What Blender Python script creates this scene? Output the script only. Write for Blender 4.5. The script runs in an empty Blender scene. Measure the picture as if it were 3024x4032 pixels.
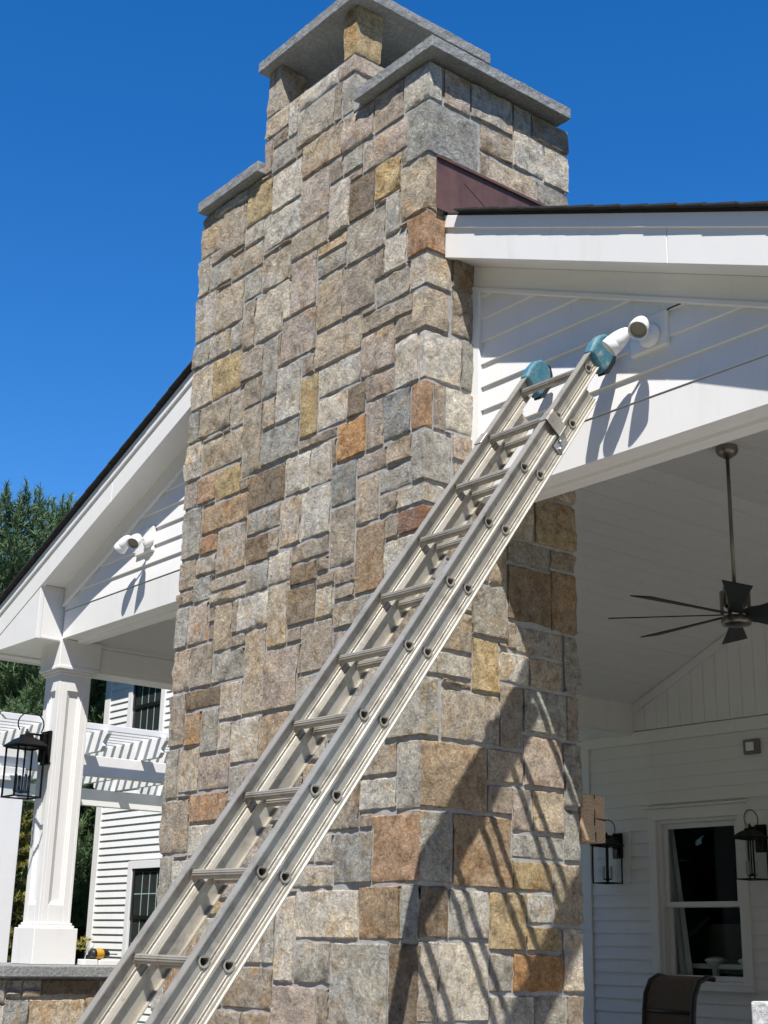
import bpy, bmesh, math, random
import numpy as np
from mathutils import Vector, Matrix, noise as mnoise
rnd = random.Random(7)
nrg = np.random.default_rng(11)
SC = bpy.context.scene
COL = SC.collection
D2R = math.radians

# ------------------------------------------------------------------ camera
CAM_R = ((0.629574, 0.776631, 0.021933),
         (-0.218334, 0.203944, -0.954326),
         (-0.745632, 0.596030, 0.297963))
CAM_F = 5483.63
cd = bpy.data.cameras.new('camera'); cam = bpy.data.objects.new('camera', cd); COL.objects.link(cam)
_x, _y, _z = [Vector(v) for v in CAM_R]
cam.matrix_world = Matrix((_x, -_y, -_z)).transposed().to_4x4()
cd.sensor_fit = 'VERTICAL'; cd.sensor_height = 36.0; cd.lens = 36.0*CAM_F/4032.0
cd.clip_start = 0.05; cd.clip_end = 600
SC.camera = cam
SC.render.resolution_x = 768; SC.render.resolution_y = 1024

# ------------------------------------------------------------------ light
SUN_L = Vector((-1.0, 1.046, -2.14)).normalized()          # the way the light travels
W = bpy.data.worlds.new('World'); SC.world = W; W.use_nodes = True
wn = W.node_tree; wn.nodes.clear()
wo = wn.nodes.new('ShaderNodeOutputWorld'); wb = wn.nodes.new('ShaderNodeBackground')
sky = wn.nodes.new('ShaderNodeTexSky'); sky.sky_type = 'NISHITA'; sky.sun_disc = False
sky.sun_elevation = math.asin(-SUN_L.z); sky.sun_rotation = math.atan2(-SUN_L.x, -SUN_L.y)
sky.air_density = 1.0; sky.dust_density = 0.0; sky.ozone_density = 4.2; sky.altitude = 200
hs = wn.nodes.new('ShaderNodeHueSaturation'); hs.inputs['Saturation'].default_value = 1.34
wb.inputs['Strength'].default_value = 0.125
hs.inputs['Hue'].default_value = 0.507
wn.links.new(sky.outputs['Color'], hs.inputs['Color']); wn.links.new(hs.outputs['Color'], wb.inputs['Color'])
wn.links.new(wb.outputs['Background'], wo.inputs['Surface'])
sd = bpy.data.lights.new('sun', 'SUN'); sd.energy = 5.0; sd.angle = D2R(0.53); sd.color = (1.0, 0.962, 0.91)
so = bpy.data.objects.new('sun', sd); COL.objects.link(so)
so.rotation_euler = SUN_L.to_track_quat('-Z', 'Y').to_euler(); so.location = (5, -8, 14)
vs = SC.view_settings
SC.display_settings.display_device = 'sRGB'
vs.view_transform = 'Standard'; vs.look = 'None'; vs.exposure = 0.5; vs.gamma = 1.0; vs.use_curve_mapping = False

# ------------------------------------------------------------------ helpers
def tag(o, label=None, cat=None, group=None, kind=None):
    if label: o['label'] = label
    if cat: o['category'] = cat
    if group: o['group'] = group
    if kind: o['kind'] = kind
    return o

def empty(name, loc, label, cat, group=None):
    o = bpy.data.objects.new(name, None); COL.objects.link(o); o.location = loc
    o.empty_display_size = 0.1
    return tag(o, label, cat, group)

def link(name, me, parent=None, loc=None):
    o = bpy.data.objects.new(name, me); COL.objects.link(o)
    if parent is not None:
        o.parent = parent
        # meshes are written in world coordinates: cancel the parent's offset
        w = Vector((0, 0, 0)); p = parent
        while p is not None:
            w += p.location; p = p.parent
        o.location = -w if loc is None else Vector(loc) - w
    elif loc is not None:
        o.location = loc
    return o

class MB:
    """collects world-space polygons, then becomes one mesh object"""
    def __init__(s): s.v = []; s.f = []; s.sm = []
    def poly(s, pts, faces, smooth=False):
        n = len(s.v); s.v += [tuple(p) for p in pts]
        s.f += [tuple(i+n for i in f) for f in faces]; s.sm += [smooth]*len(faces)
        return s
    def box(s, x0, x1, y0, y1, z0, z1):
        return s.poly([(x0,y0,z0),(x1,y0,z0),(x1,y1,z0),(x0,y1,z0),(x0,y0,z1),(x1,y0,z1),(x1,y1,z1),(x0,y1,z1)],
                      [(3,2,1,0),(4,5,6,7),(0,1,5,4),(1,2,6,5),(2,3,7,6),(3,0,4,7)])
    def obox(s, o, ax, ay, az, r):
        """oriented box: origin, three unit axes, ranges ((a0,a1),(b0,b1),(c0,c1))"""
        o = Vector(o); P = []
        for c in r[2]:
            for a, b in ((0,0),(1,0),(1,1),(0,1)):
                P.append(o + ax*r[0][a] + ay*r[1][b] + az*c)
        return s.poly(P, [(3,2,1,0),(4,5,6,7),(0,1,5,4),(1,2,6,5),(2,3,7,6),(3,0,4,7)])
    def prism(s, pts, vec):
        """polygon pts extruded along vec"""
        n = len(pts); v = Vector(vec); P = [Vector(p) for p in pts]
        Q = P + [p+v for p in P]
        F = [tuple(range(n-1,-1,-1)), tuple(range(n,2*n))] + [(i,(i+1)%n,n+(i+1)%n,n+i) for i in range(n)]
        return s.poly(Q, F)
    def tube(s, pts, r, seg=10, cap=True):
        P = [Vector(p) for p in pts]; rr = r if isinstance(r, (list, tuple)) else [r]*len(P)
        rings = []; up = None
        for i, p in enumerate(P):
            t = (P[min(i+1,len(P)-1)]-P[max(i-1,0)]).normalized()
            if up is None:
                up = t.cross(Vector((0,0,1)))
                if up.length < 1e-3: up = t.cross(Vector((1,0,0)))
                up.normalize()
            up = (up - t*up.dot(t)).normalized(); w = t.cross(up)
            rings.append([p + (up*math.cos(2*math.pi*k/seg)+w*math.sin(2*math.pi*k/seg))*rr[i] for k in range(seg)])
        V = [q for R_ in rings for q in R_]; F = []
        for i in range(len(P)-1):
            for k in range(seg):
                a = i*seg+k; b = i*seg+(k+1)%seg
                F.append((a, b, b+seg, a+seg))
        s.poly(V, F, True)
        if cap:
            n = len(s.v)-len(V)
            s.f += [tuple(n+k for k in range(seg-1,-1,-1)), tuple(n+(len(P)-1)*seg+k for k in range(seg))]; s.sm += [False, False]
        return s
    def lathe(s, o, axis, prof, seg=20, smooth=True):
        """prof: (distance along axis, radius)"""
        o = Vector(o); ax = Vector(axis).normalized()
        u = ax.cross(Vector((0,0,1)))
        if u.length < 1e-3: u = Vector((1,0,0))
        u.normalize(); w = ax.cross(u); V = []; F = []
        for h, r in prof:
            for k in range(seg):
                a = 2*math.pi*k/seg; V.append(o+ax*h+(u*math.cos(a)+w*math.sin(a))*max(r,1e-5))
        for i in range(len(prof)-1):
            for k in range(seg):
                a = i*seg+k; b = i*seg+(k+1)%seg; F.append((a, b, b+seg, a+seg))
        return s.poly(V, F, smooth)
    def build(s, name, mat, parent=None, bevel=0, color=None, seg=1):
        me = bpy.data.meshes.new(name); me.from_pydata(s.v, [], s.f)
        me.polygons.foreach_set('use_smooth', s.sm); me.materials.append(mat)
        bm = bmesh.new(); bm.from_mesh(me); bmesh.ops.recalc_face_normals(bm, faces=bm.faces)
        bm.to_mesh(me); bm.free(); me.update()
        o = link(name, me, parent)
        if bevel:
            m = o.modifiers.new('bevel', 'BEVEL'); m.width = bevel; m.segments = seg; m.limit_method = 'ANGLE'; m.angle_limit = D2R(40)
        if color: o.color = (*color, 1)
        return o

def clip(poly, a, b, c):
    """keep the part of polygon (x,z) where a*x+b*z<=c"""
    out = []
    for i in range(len(poly)):
        p, q = poly[i], poly[(i+1) % len(poly)]
        dp, dq = a*p[0]+b*p[1]-c, a*q[0]+b*q[1]-c
        if dp <= 0: out.append(p)
        if dp*dq < 0:
            t = dp/(dp-dq); out.append((p[0]+(q[0]-p[0])*t, p[1]+(q[1]-p[1])*t))
    return out

# ------------------------------------------------------------------ materials
def mat(name, base, rough=0.5, metal=0.0, spec=0.5):
    m = bpy.data.materials.new(name); m.use_nodes = True
    b = m.node_tree.nodes['Principled BSDF']
    b.inputs['Base Color'].default_value = (*base, 1); b.inputs['Roughness'].default_value = rough
    b.inputs['Metallic'].default_value = metal; b.inputs['Specular IOR Level'].default_value = spec
    return m, m.node_tree, b
def nd(nt, t, **kw):
    n = nt.nodes.new(t)
    for k, v in kw.items():
        if k in n.inputs: n.inputs[k].default_value = v
        else: setattr(n, k, v)
    return n
def noise(nt, scale, detail=4, rough=0.55, vec=None, dist=0.0):
    n = nd(nt, 'ShaderNodeTexNoise'); n.inputs['Scale'].default_value = scale; n.inputs['Detail'].default_value = detail
    n.inputs['Roughness'].default_value = rough; n.inputs['Distortion'].default_value = dist
    if vec is not None: nt.links.new(vec, n.inputs['Vector'])
    return n
def ramp(nt, fac, stops):
    r = nd(nt, 'ShaderNodeValToRGB'); e = r.color_ramp.elements
    while len(e) < len(stops): e.new(0.5)
    for el, (p, c) in zip(e, stops):
        el.position = p; el.color = (*c, 1) if len(c) == 3 else c
    nt.links.new(fac, r.inputs['Fac']); return r
def mix(nt, fac, a, b, mode='MIX'):
    n = nd(nt, 'ShaderNodeMix', data_type='RGBA', blend_type=mode)
    for s, v in ((n.inputs['Factor'], fac), (n.inputs['A'], a), (n.inputs['B'], b)):
        if isinstance(v, (int, float)): s.default_value = v
        elif isinstance(v, tuple): s.default_value = (*v, 1) if len(v) == 3 else v
        else: nt.links.new(v, s)
    return n.outputs['Result']
def bump(nt, b, h, strength, dist):
    n = nd(nt, 'ShaderNodeBump'); n.inputs['Strength'].default_value = strength; n.inputs['Distance'].default_value = dist
    nt.links.new(h, n.inputs['Height']); nt.links.new(n.outputs['Normal'], b.inputs['Normal']); return n
def wpos(nt):
    return nd(nt, 'ShaderNodeNewGeometry').outputs['Position']
def mapv(nt, vec, scale):
    m = nd(nt, 'ShaderNodeMapping'); m.inputs['Scale'].default_value = scale; nt.links.new(vec, m.inputs['Vector']); return m.outputs['Vector']

def white_paint(name, base, rough, amount):
    m, nt, b = mat(name, base, rough)
    n = noise(nt, 3.0, 5, 0.6, wpos(nt)); r = ramp(nt, n.outputs['Fac'], [(0.35, tuple(c*(1-amount) for c in base)), (0.65, base)])
    nt.links.new(r.outputs['Color'], b.inputs['Base Color'])
    n2 = noise(nt, 2.2, 6, 0.62, wpos(nt)); bump(nt, b, n2.outputs['Fac'], 0.35, 0.006)
    st_ = noise(nt, 5, 5, 0.7, mapv(nt, wpos(nt), (2.2, 2.2, .35))); rs = ramp(nt, st_.outputs['Fac'], [(0.55, (1,1,1)), (0.75, (0.93,0.925,0.91))])
    nt.links.new(mix(nt, 1.0, r.outputs['Color'], rs.outputs['Color'], 'MULTIPLY'), b.inputs['Base Color'])
    nt.links.new(ramp(nt, n2.outputs['Fac'], [(0.35, (rough+.1,)*3), (0.65, (rough-.06,)*3)]).outputs['Color'], b.inputs['Roughness']); return m
M = {}
M['white'] = white_paint('white_paint', (0.80, 0.785, 0.75), 0.42, 0.035)
M['siding'] = white_paint('white_siding', (0.79, 0.775, 0.745), 0.5, 0.03)
M['lampwhite'] = white_paint('white_plastic', (0.84, 0.84, 0.82), 0.3, 0.02)

def stone_material():
    m, nt, b = mat('split_stone', (0.4, 0.35, 0.3), 0.85, 0, 0.25)
    oi = nd(nt, 'ShaderNodeObjectInfo'); pos = wpos(nt)
    off = nd(nt, 'ShaderNodeVectorMath', operation='SCALE'); cx = nd(nt, 'ShaderNodeCombineXYZ')
    for i in range(3): nt.links.new(oi.outputs['Random'], cx.inputs[i])
    nt.links.new(cx.outputs['Vector'], off.inputs[0]); off.inputs['Scale'].default_value = 37.0
    add = nd(nt, 'ShaderNodeVectorMath', operation='ADD'); nt.links.new(pos, add.inputs[0]); nt.links.new(off.outputs['Vector'], add.inputs[1])
    v = add.outputs['Vector']
    big = noise(nt, 5.5, 5, 0.62, v, 0.6); med = noise(nt, 19, 6, 0.68, v, 0.4); fin = noise(nt, 80, 4, 0.6, v)
    c0 = oi.outputs['Color']; spk = noise(nt, 190, 3, 0.65, v)
    warm = mix(nt, 1.0, c0, (1.06, 0.97, 0.78), 'MULTIPLY'); grey = mix(nt, 1.0, c0, (0.90, 0.895, 0.86), 'MULTIPLY')
    r1 = ramp(nt, big.outputs['Fac'], [(0.38, (0,0,0)), (0.64, (1,1,1))])
    c = mix(nt, r1.outputs['Color'], grey, warm)
    c = mix(nt, 0.3, c, c0)
    # iron staining and dark lichen, stronger on some stones than on others
    rust = noise(nt, 9, 6, 0.7, v, 0.8); sep = nd(nt, 'ShaderNodeMath', operation='MULTIPLY'); nt.links.new(oi.outputs['Random'], sep.inputs[0]); sep.inputs[1].default_value = 0.95
    rr_ = ramp(nt, rust.outputs['Fac'], [(0.50, (0,0,0)), (0.66, (1,1,1))]); rm = nd(nt, 'ShaderNodeMath', operation='MULTIPLY'); nt.links.new(rr_.outputs['Color'], rm.inputs[0]); nt.links.new(sep.outputs['Value'], rm.inputs[1])
    c = mix(nt, rm.outputs['Value'], c, mix(nt, 1.0, c, (0.96, 0.69, 0.38), 'MULTIPLY'))
    lic = noise(nt, 13, 7, 0.75, v, 0.5); lr_ = ramp(nt, lic.outputs['Fac'], [(0.58, (0,0,0)), (0.68, (1,1,1))]); wn_ = nd(nt, 'ShaderNodeTexWhiteNoise', noise_dimensions='1D'); nt.links.new(oi.outputs['Random'], wn_.inputs['W'])
    lm_ = nd(nt, 'ShaderNodeMath', operation='MULTIPLY'); nt.links.new(lr_.outputs['Color'], lm_.inputs[0]); nt.links.new(wn_.outputs['Value'], lm_.inputs[1])
    c = mix(nt, lm_.outputs['Value'], c, mix(nt, 1.0, c, (0.50, 0.47, 0.44), 'MULTIPLY'))
    r2 = ramp(nt, med.outputs['Fac'], [(0.30, (0.50,0.47,0.43)), (0.47, (0.96,0.96,0.96)), (0.68, (1.32,1.32,1.30))])
    c = mix(nt, 1.0, c, r2.outputs['Color'], 'MULTIPLY')
    r3 = ramp(nt, fin.outputs['Fac'], [(0.32, (0.70,0.68,0.66)), (0.5, (1,1,1)), (0.68, (1.22,1.22,1.21))])
    c = mix(nt, 0.9, c, mix(nt, 1.0, c, r3.outputs['Color'], 'MULTIPLY'))
    r4 = ramp(nt, spk.outputs['Fac'], [(0.36, (0.62,0.61,0.6)), (0.5, (1,1,1)), (0.66, (1.25,1.25,1.25))])
    c = mix(nt, 0.6, c, mix(nt, 1.0, c, r4.outputs['Color'], 'MULTIPLY'))
    nt.links.new(c, b.inputs['Base Color'])
    # split face relief: sharp chips, crystal grain
    rel = noise(nt, 24, 10, 0.78, v, 0.8)
    vo = nd(nt, 'ShaderNodeTexVoronoi', feature='F1'); vo.inputs['Scale'].default_value = 38; vo.inputs['Randomness'].default_value = 1.0
    wv = nd(nt, 'ShaderNodeVectorMath', operation='MULTIPLY_ADD'); nt.links.new(med.outputs['Color'], wv.inputs[0]); wv.inputs[1].default_value = (.05, .05, .05); nt.links.new(v, wv.inputs[2]); nt.links.new(wv.outputs['Vector'], vo.inputs['Vector'])
    ma = nd(nt, 'ShaderNodeMath', operation='MULTIPLY_ADD'); nt.links.new(vo.outputs['Distance'], ma.inputs[0]); ma.inputs[1].default_value = 0.12
    nt.links.new(rel.outputs['Fac'], ma.inputs[2])
    bump(nt, b, ma.outputs['Value'], 1.0, 0.029)
    return m
M['stone'] = stone_material()
m, nt, b = mat('mortar', (0.37, 0.36, 0.335), 0.9); n = noise(nt, 40, 5, 0.6, wpos(nt))
nt.links.new(ramp(nt, n.outputs['Fac'], [(0.3, (0.29,0.285,0.272)), (0.7, (0.41,0.403,0.388))]).outputs['Color'], b.inputs['Base Color']); bump(nt, b, n.outputs['Fac'], 0.6, 0.006); M['mortar'] = m
m, nt, b = mat('bluestone', (0.28, 0.285, 0.28), 0.85, 0, 0.3); p = wpos(nt); n = noise(nt, 55, 6, 0.7, p); n1 = noise(nt, 7, 4, 0.6, p)
c = mix(nt, 1.0, ramp(nt, n.outputs['Fac'], [(0.3, (0.20,0.205,0.2)), (0.7, (0.36,0.365,0.355))]).outputs['Color'], ramp(nt, n1.outputs['Fac'], [(0.3, (0.85,0.85,0.86)), (0.7, (1.1,1.1,1.08))]).outputs['Color'], 'MULTIPLY')
nt.links.new(c, b.inputs['Base Color']); bump(nt, b, n.outputs['Fac'], 0.9, 0.012); M['bluestone'] = m
m, nt, b = mat('granite_cap', (0.62, 0.62, 0.6), 0.8); p = wpos(nt); n = noise(nt, 26, 6, 0.7, p, 0.5)
nt.links.new(ramp(nt, n.outputs['Fac'], [(0.3, (0.5,0.5,0.48)), (0.6, (0.74,0.74,0.72))]).outputs['Color'], b.inputs['Base Color']); bump(nt, b, n.outputs['Fac'], 1.0, 0.03); M['granite'] = m
m, nt, b = mat('copper_patina', (0.10, 0.045, 0.04), 0.5, 0.3); p = wpos(nt); n = noise(nt, 4, 5, 0.6, mapv(nt, p, (1.6, 1.6, 0.5)), 0.6); n2 = noise(nt, 22, 4, 0.6, p)
c = ramp(nt, n.outputs['Fac'], [(0.25, (0.12,0.068,0.055)), (0.5, (0.20,0.105,0.08)), (0.68, (0.24,0.13,0.095)), (0.84, (0.46,0.24,0.14))])
nt.links.new(mix(nt, 0.25, c.outputs['Color'], ramp(nt, n2.outputs['Fac'], [(0.4, (0.06,0.03,0.03)), (0.7, (0.2,0.09,0.06))]).outputs['Color']), b.inputs['Base Color']); M['copper'] = m
def alu(name, base, rough, metal):
    m, nt, b = mat(name, base, rough, metal); p = wpos(nt)
    n = noise(nt, 9, 6, 0.65, p, 0.3); n2 = noise(nt, 70, 4, 0.7, p)
    d = tuple(c*0.55 for c in base); l = tuple(min(1, c*1.2) for c in base)
    c = ramp(nt, n.outputs['Fac'], [(0.28, d), (0.48, base), (0.7, l)])
    c2 = ramp(nt, n2.outputs['Fac'], [(0.27, (0.55,0.53,0.5)), (0.42, (1,1,1))])
    nt.links.new(mix(nt, 0.8, c.outputs['Color'], mix(nt, 1.0, c.outputs['Color'], c2.outputs['Color'], 'MULTIPLY')), b.inputs['Base Color'])
    rr = ramp(nt, n.outputs['Fac'], [(0.3, (rough+.15,)*3), (0.7, (rough-.08,)*3)]); nt.links.new(rr.outputs['Color'], b.inputs['Roughness'])
    bump(nt, b, n2.outputs['Fac'], 0.12, 0.001); return m
M['alu'] = alu('worn_aluminium', (0.46, 0.425, 0.355), 0.42, 0.5)
M['alu_rung'] = alu('dull_aluminium', (0.38, 0.35, 0.295), 0.5, 0.4)
M['steel'] = alu('zinc_steel', (0.42, 0.42, 0.41), 0.4, 0.8)
m, nt, b = mat('blue_rubber', (0.03, 0.2, 0.34), 0.6); p = wpos(nt); n = noise(nt, 26, 6, 0.7, p, 0.3); n2 = noise(nt, 120, 3, 0.6, p)
c = ramp(nt, n.outputs['Fac'], [(0.3, (0.02,0.15,0.29)), (0.48, (0.055,0.19,0.245)), (0.58, (0.14,0.25,0.26)), (0.66, (0.42,0.39,0.33))])
nt.links.new(mix(nt, 0.35, c.outputs['Color'], ramp(nt, n2.outputs['Fac'], [(0.4, (0.012,0.07,0.12)), (0.6, (0.05,0.17,0.21))]).outputs['Color']), b.inputs['Base Color']); bump(nt, b, n2.outputs['Fac'], 0.3, 0.002); M['blue'] = m
M['blackrub'] = mat('black_rubber', (0.012, 0.012, 0.012), 0.7)[0]
m, nt, b = mat('black_metal', (0.0045, 0.0045, 0.005), 0.5, 0, 0.22); n = noise(nt, 60, 3, 0.5, wpos(nt)); bump(nt, b, n.outputs['Fac'], 0.15, 0.001); M['black'] = m
M['fanblade'] = mat('charcoal_blade', (0.014, 0.017, 0.019), 0.5)[0]
m, nt, b = mat('brushed_nickel', (0.27, 0.24, 0.205), 0.34, 1.0); n = noise(nt, 30, 4, 0.6, mapv(nt, wpos(nt), (1, 1, 12))); bump(nt, b, n.outputs['Fac'], 0.05, 0.001); M['nickel'] = m
m, nt, b = mat('asphalt_shingle', (0.02, 0.02, 0.021), 0.9); n = noise(nt, 180, 3, 0.7, wpos(nt))
nt.links.new(ramp(nt, n.outputs['Fac'], [(0.3, (0.010,0.010,0.011)), (0.7, (0.045,0.044,0.044))]).outputs['Color'], b.inputs['Base Color']); bump(nt, b, n.outputs['Fac'], 0.6, 0.003); M['shingle'] = m
m, nt, b = mat('sawn_timber', (0.42, 0.27, 0.15), 0.65); p = wpos(nt)
wv = nd(nt, 'ShaderNodeTexWave', wave_type='RINGS', rings_direction='X'); wv.inputs['Scale'].default_value = 19; wv.inputs['Distortion'].default_value = 6; wv.inputs['Detail'].default_value = 3
mp = nd(nt, 'ShaderNodeMapping'); mp.inputs['Location'].default_value = (0, -4.62, -0.53); nt.links.new(p, mp.inputs['Vector']); nt.links.new(mp.outputs['Vector'], wv.inputs['Vector'])
n = noise(nt, 30, 4, 0.6, p)
c = ramp(nt, wv.outputs['Fac'], [(0.1, (0.44,0.30,0.18)), (0.6, (0.52,0.37,0.23)), (1.0, (0.55,0.40,0.26))])
nt.links.new(mix(nt, 0.25, c.outputs['Color'], ramp(nt, n.outputs['Fac'], [(0.35, (0.3,0.18,0.1)), (0.6, (0.55,0.38,0.23))]).outputs['Color']), b.inputs['Base Color']); M['timber'] = m
M['dark'] = mat('window_black', (0.012, 0.012, 0.013), 0.35)[0]
M['crack'] = mat('wood_check', (0.03, 0.017, 0.01), 0.9)[0]
M['room'] = mat('dark_room', (0.025, 0.025, 0.026), 0.9)[0]
M['fabric'] = mat('curtain_cloth', (0.74, 0.75, 0.75), 0.9)[0]
M['shade'] = mat('lamp_shade_cloth', (0.42, 0.40, 0.30), 0.9)[0]
M['muntin'] = mat('pale_muntin', (0.55, 0.62, 0.57), 0.5)[0]
M['lens'] = mat('lamp_lens', (0.23, 0.21, 0.15), 0.35)[0]
M['candle'] = mat('candle_sleeve', (0.5, 0.52, 0.45), 0.6)[0]
M['drillblack'] = mat('drill_black', (0.015, 0.014, 0.012), 0.5)[0]
M['drillyellow'] = mat('drill_yellow', (0.62, 0.33, 0.02), 0.45)[0]
m, nt, b = mat('sling_mesh', (0.09, 0.066, 0.045), 0.75); n = noise(nt, 300, 2, 0.5, wpos(nt)); nt.links.new(ramp(nt, n.outputs['Fac'], [(0.35, (0.06,0.042,0.028)), (0.6, (0.13,0.095,0.062))]).outputs['Color'], b.inputs['Base Color']); M['sling'] = m
M['greybox'] = mat('grey_box', (0.16, 0.16, 0.165), 0.5)[0]
M['bronze'] = mat('dark_bronze', (0.016, 0.013, 0.011), 0.4)[0]
def glass(name, tint, base, edge):
    """thin clear sheet: tinted see-through plus a mirror share that rises towards grazing"""
    m = bpy.data.materials.new(name); m.use_nodes = True; nt = m.node_tree; nt.nodes.clear()
    o = nd(nt, 'ShaderNodeOutputMaterial'); t = nd(nt, 'ShaderNodeBsdfTransparent'); g = nd(nt, 'ShaderNodeBsdfGlossy'); x = nd(nt, 'ShaderNodeMixShader'); lw = nd(nt, 'ShaderNodeLayerWeight')
    lw.inputs['Blend'].default_value = 0.5
    pw = nd(nt, 'ShaderNodeMath', operation='POWER'); nt.links.new(lw.outputs['Facing'], pw.inputs[0]); pw.inputs[1].default_value = 4
    ma = nd(nt, 'ShaderNodeMath', operation='MULTIPLY_ADD'); nt.links.new(pw.outputs['Value'], ma.inputs[0]); ma.inputs[1].default_value = edge; ma.inputs[2].default_value = base
    t.inputs['Color'].default_value = (*tint, 1); g.inputs['Roughness'].default_value = 0.01
    nt.links.new(ma.outputs['Value'], x.inputs['Fac']); nt.links.new(t.outputs['BSDF'], x.inputs[1]); nt.links.new(g.outputs['BSDF'], x.inputs[2]); nt.links.new(x.outputs['Shader'], o.inputs['Surface']); return m
M['pane'] = glass('window_glass', (0.93, 0.96, 0.95), 0.022, 0.35)
M['lampglass'] = glass('lantern_glass', (0.97, 0.98, 0.98), 0.012, 0.2)
def leaf(name, a, b_, c_, sc):
    m, nt, b = mat(name, a, 0.6, 0, 0.3); n = noise(nt, sc, 4, 0.6, wpos(nt))
    nt.links.new(ramp(nt, n.outputs['Fac'], [(0.3, a), (0.52, b_), (0.74, c_)]).outputs['Color'], b.inputs['Base Color']); return m
M['pine'] = leaf('pine_needles', (0.07,0.125,0.055), (0.115,0.185,0.08), (0.17,0.235,0.095), 2.6)
M['spruce'] = leaf('spruce_needles', (0.11,0.12,0.025), (0.20,0.19,0.04), (0.32,0.27,0.055), 3.2)
M['darkconifer'] = leaf('dark_conifer_needles', (0.035,0.065,0.022), (0.065,0.105,0.032), (0.11,0.14,0.04), 2.2)
m, nt, b = mat('bark', (0.09, 0.065, 0.05), 0.9); n = noise(nt, 14, 5, 0.7, wpos(nt)); bump(nt, b, n.outputs['Fac'], 0.8, 0.02); M['bark'] = m
m, nt, b = mat('patio_stone', (0.2, 0.2, 0.19), 0.85); p = wpos(nt)
br = nd(nt, 'ShaderNodeTexBrick'); br.inputs['Scale'].default_value = 1.4; br.inputs['Mortar Size'].default_value = 0.008; br.inputs['Color1'].default_value = (0.30,0.28,0.25,1); br.inputs['Color2'].default_value = (0.25,0.235,0.21,1); br.inputs['Mortar'].default_value = (0.16,0.15,0.135,1)
nt.links.new(p, br.inputs['Vector']); nt.links.new(br.outputs['Color'], b.inputs['Base Color']); M['patio'] = m
m, nt, b = mat('lawn_grass', (0.06, 0.09, 0.03), 0.9); p = wpos(nt); n = noise(nt, 6, 6, 0.7, p)
nt.links.new(ramp(nt, n.outputs['Fac'], [(0.3, (0.035,0.06,0.018)), (0.7, (0.09,0.12,0.04))]).outputs['Color'], b.inputs['Base Color']); bump(nt, b, n.outputs['Fac'], 1.0, 0.05); M['lawn'] = m

# ------------------------------------------------------------------ ground
GZ = -1.19
tag(MB().box(-220, 220, -220, 220, GZ-0.6, GZ-0.10).build('lawn', M['lawn']), kind='structure')
tag(MB().box(-11.2, 4.5, -3.5, 9.5, GZ-0.3, GZ).build('patio', M['patio'], bevel=0.01), kind='structure')

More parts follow.
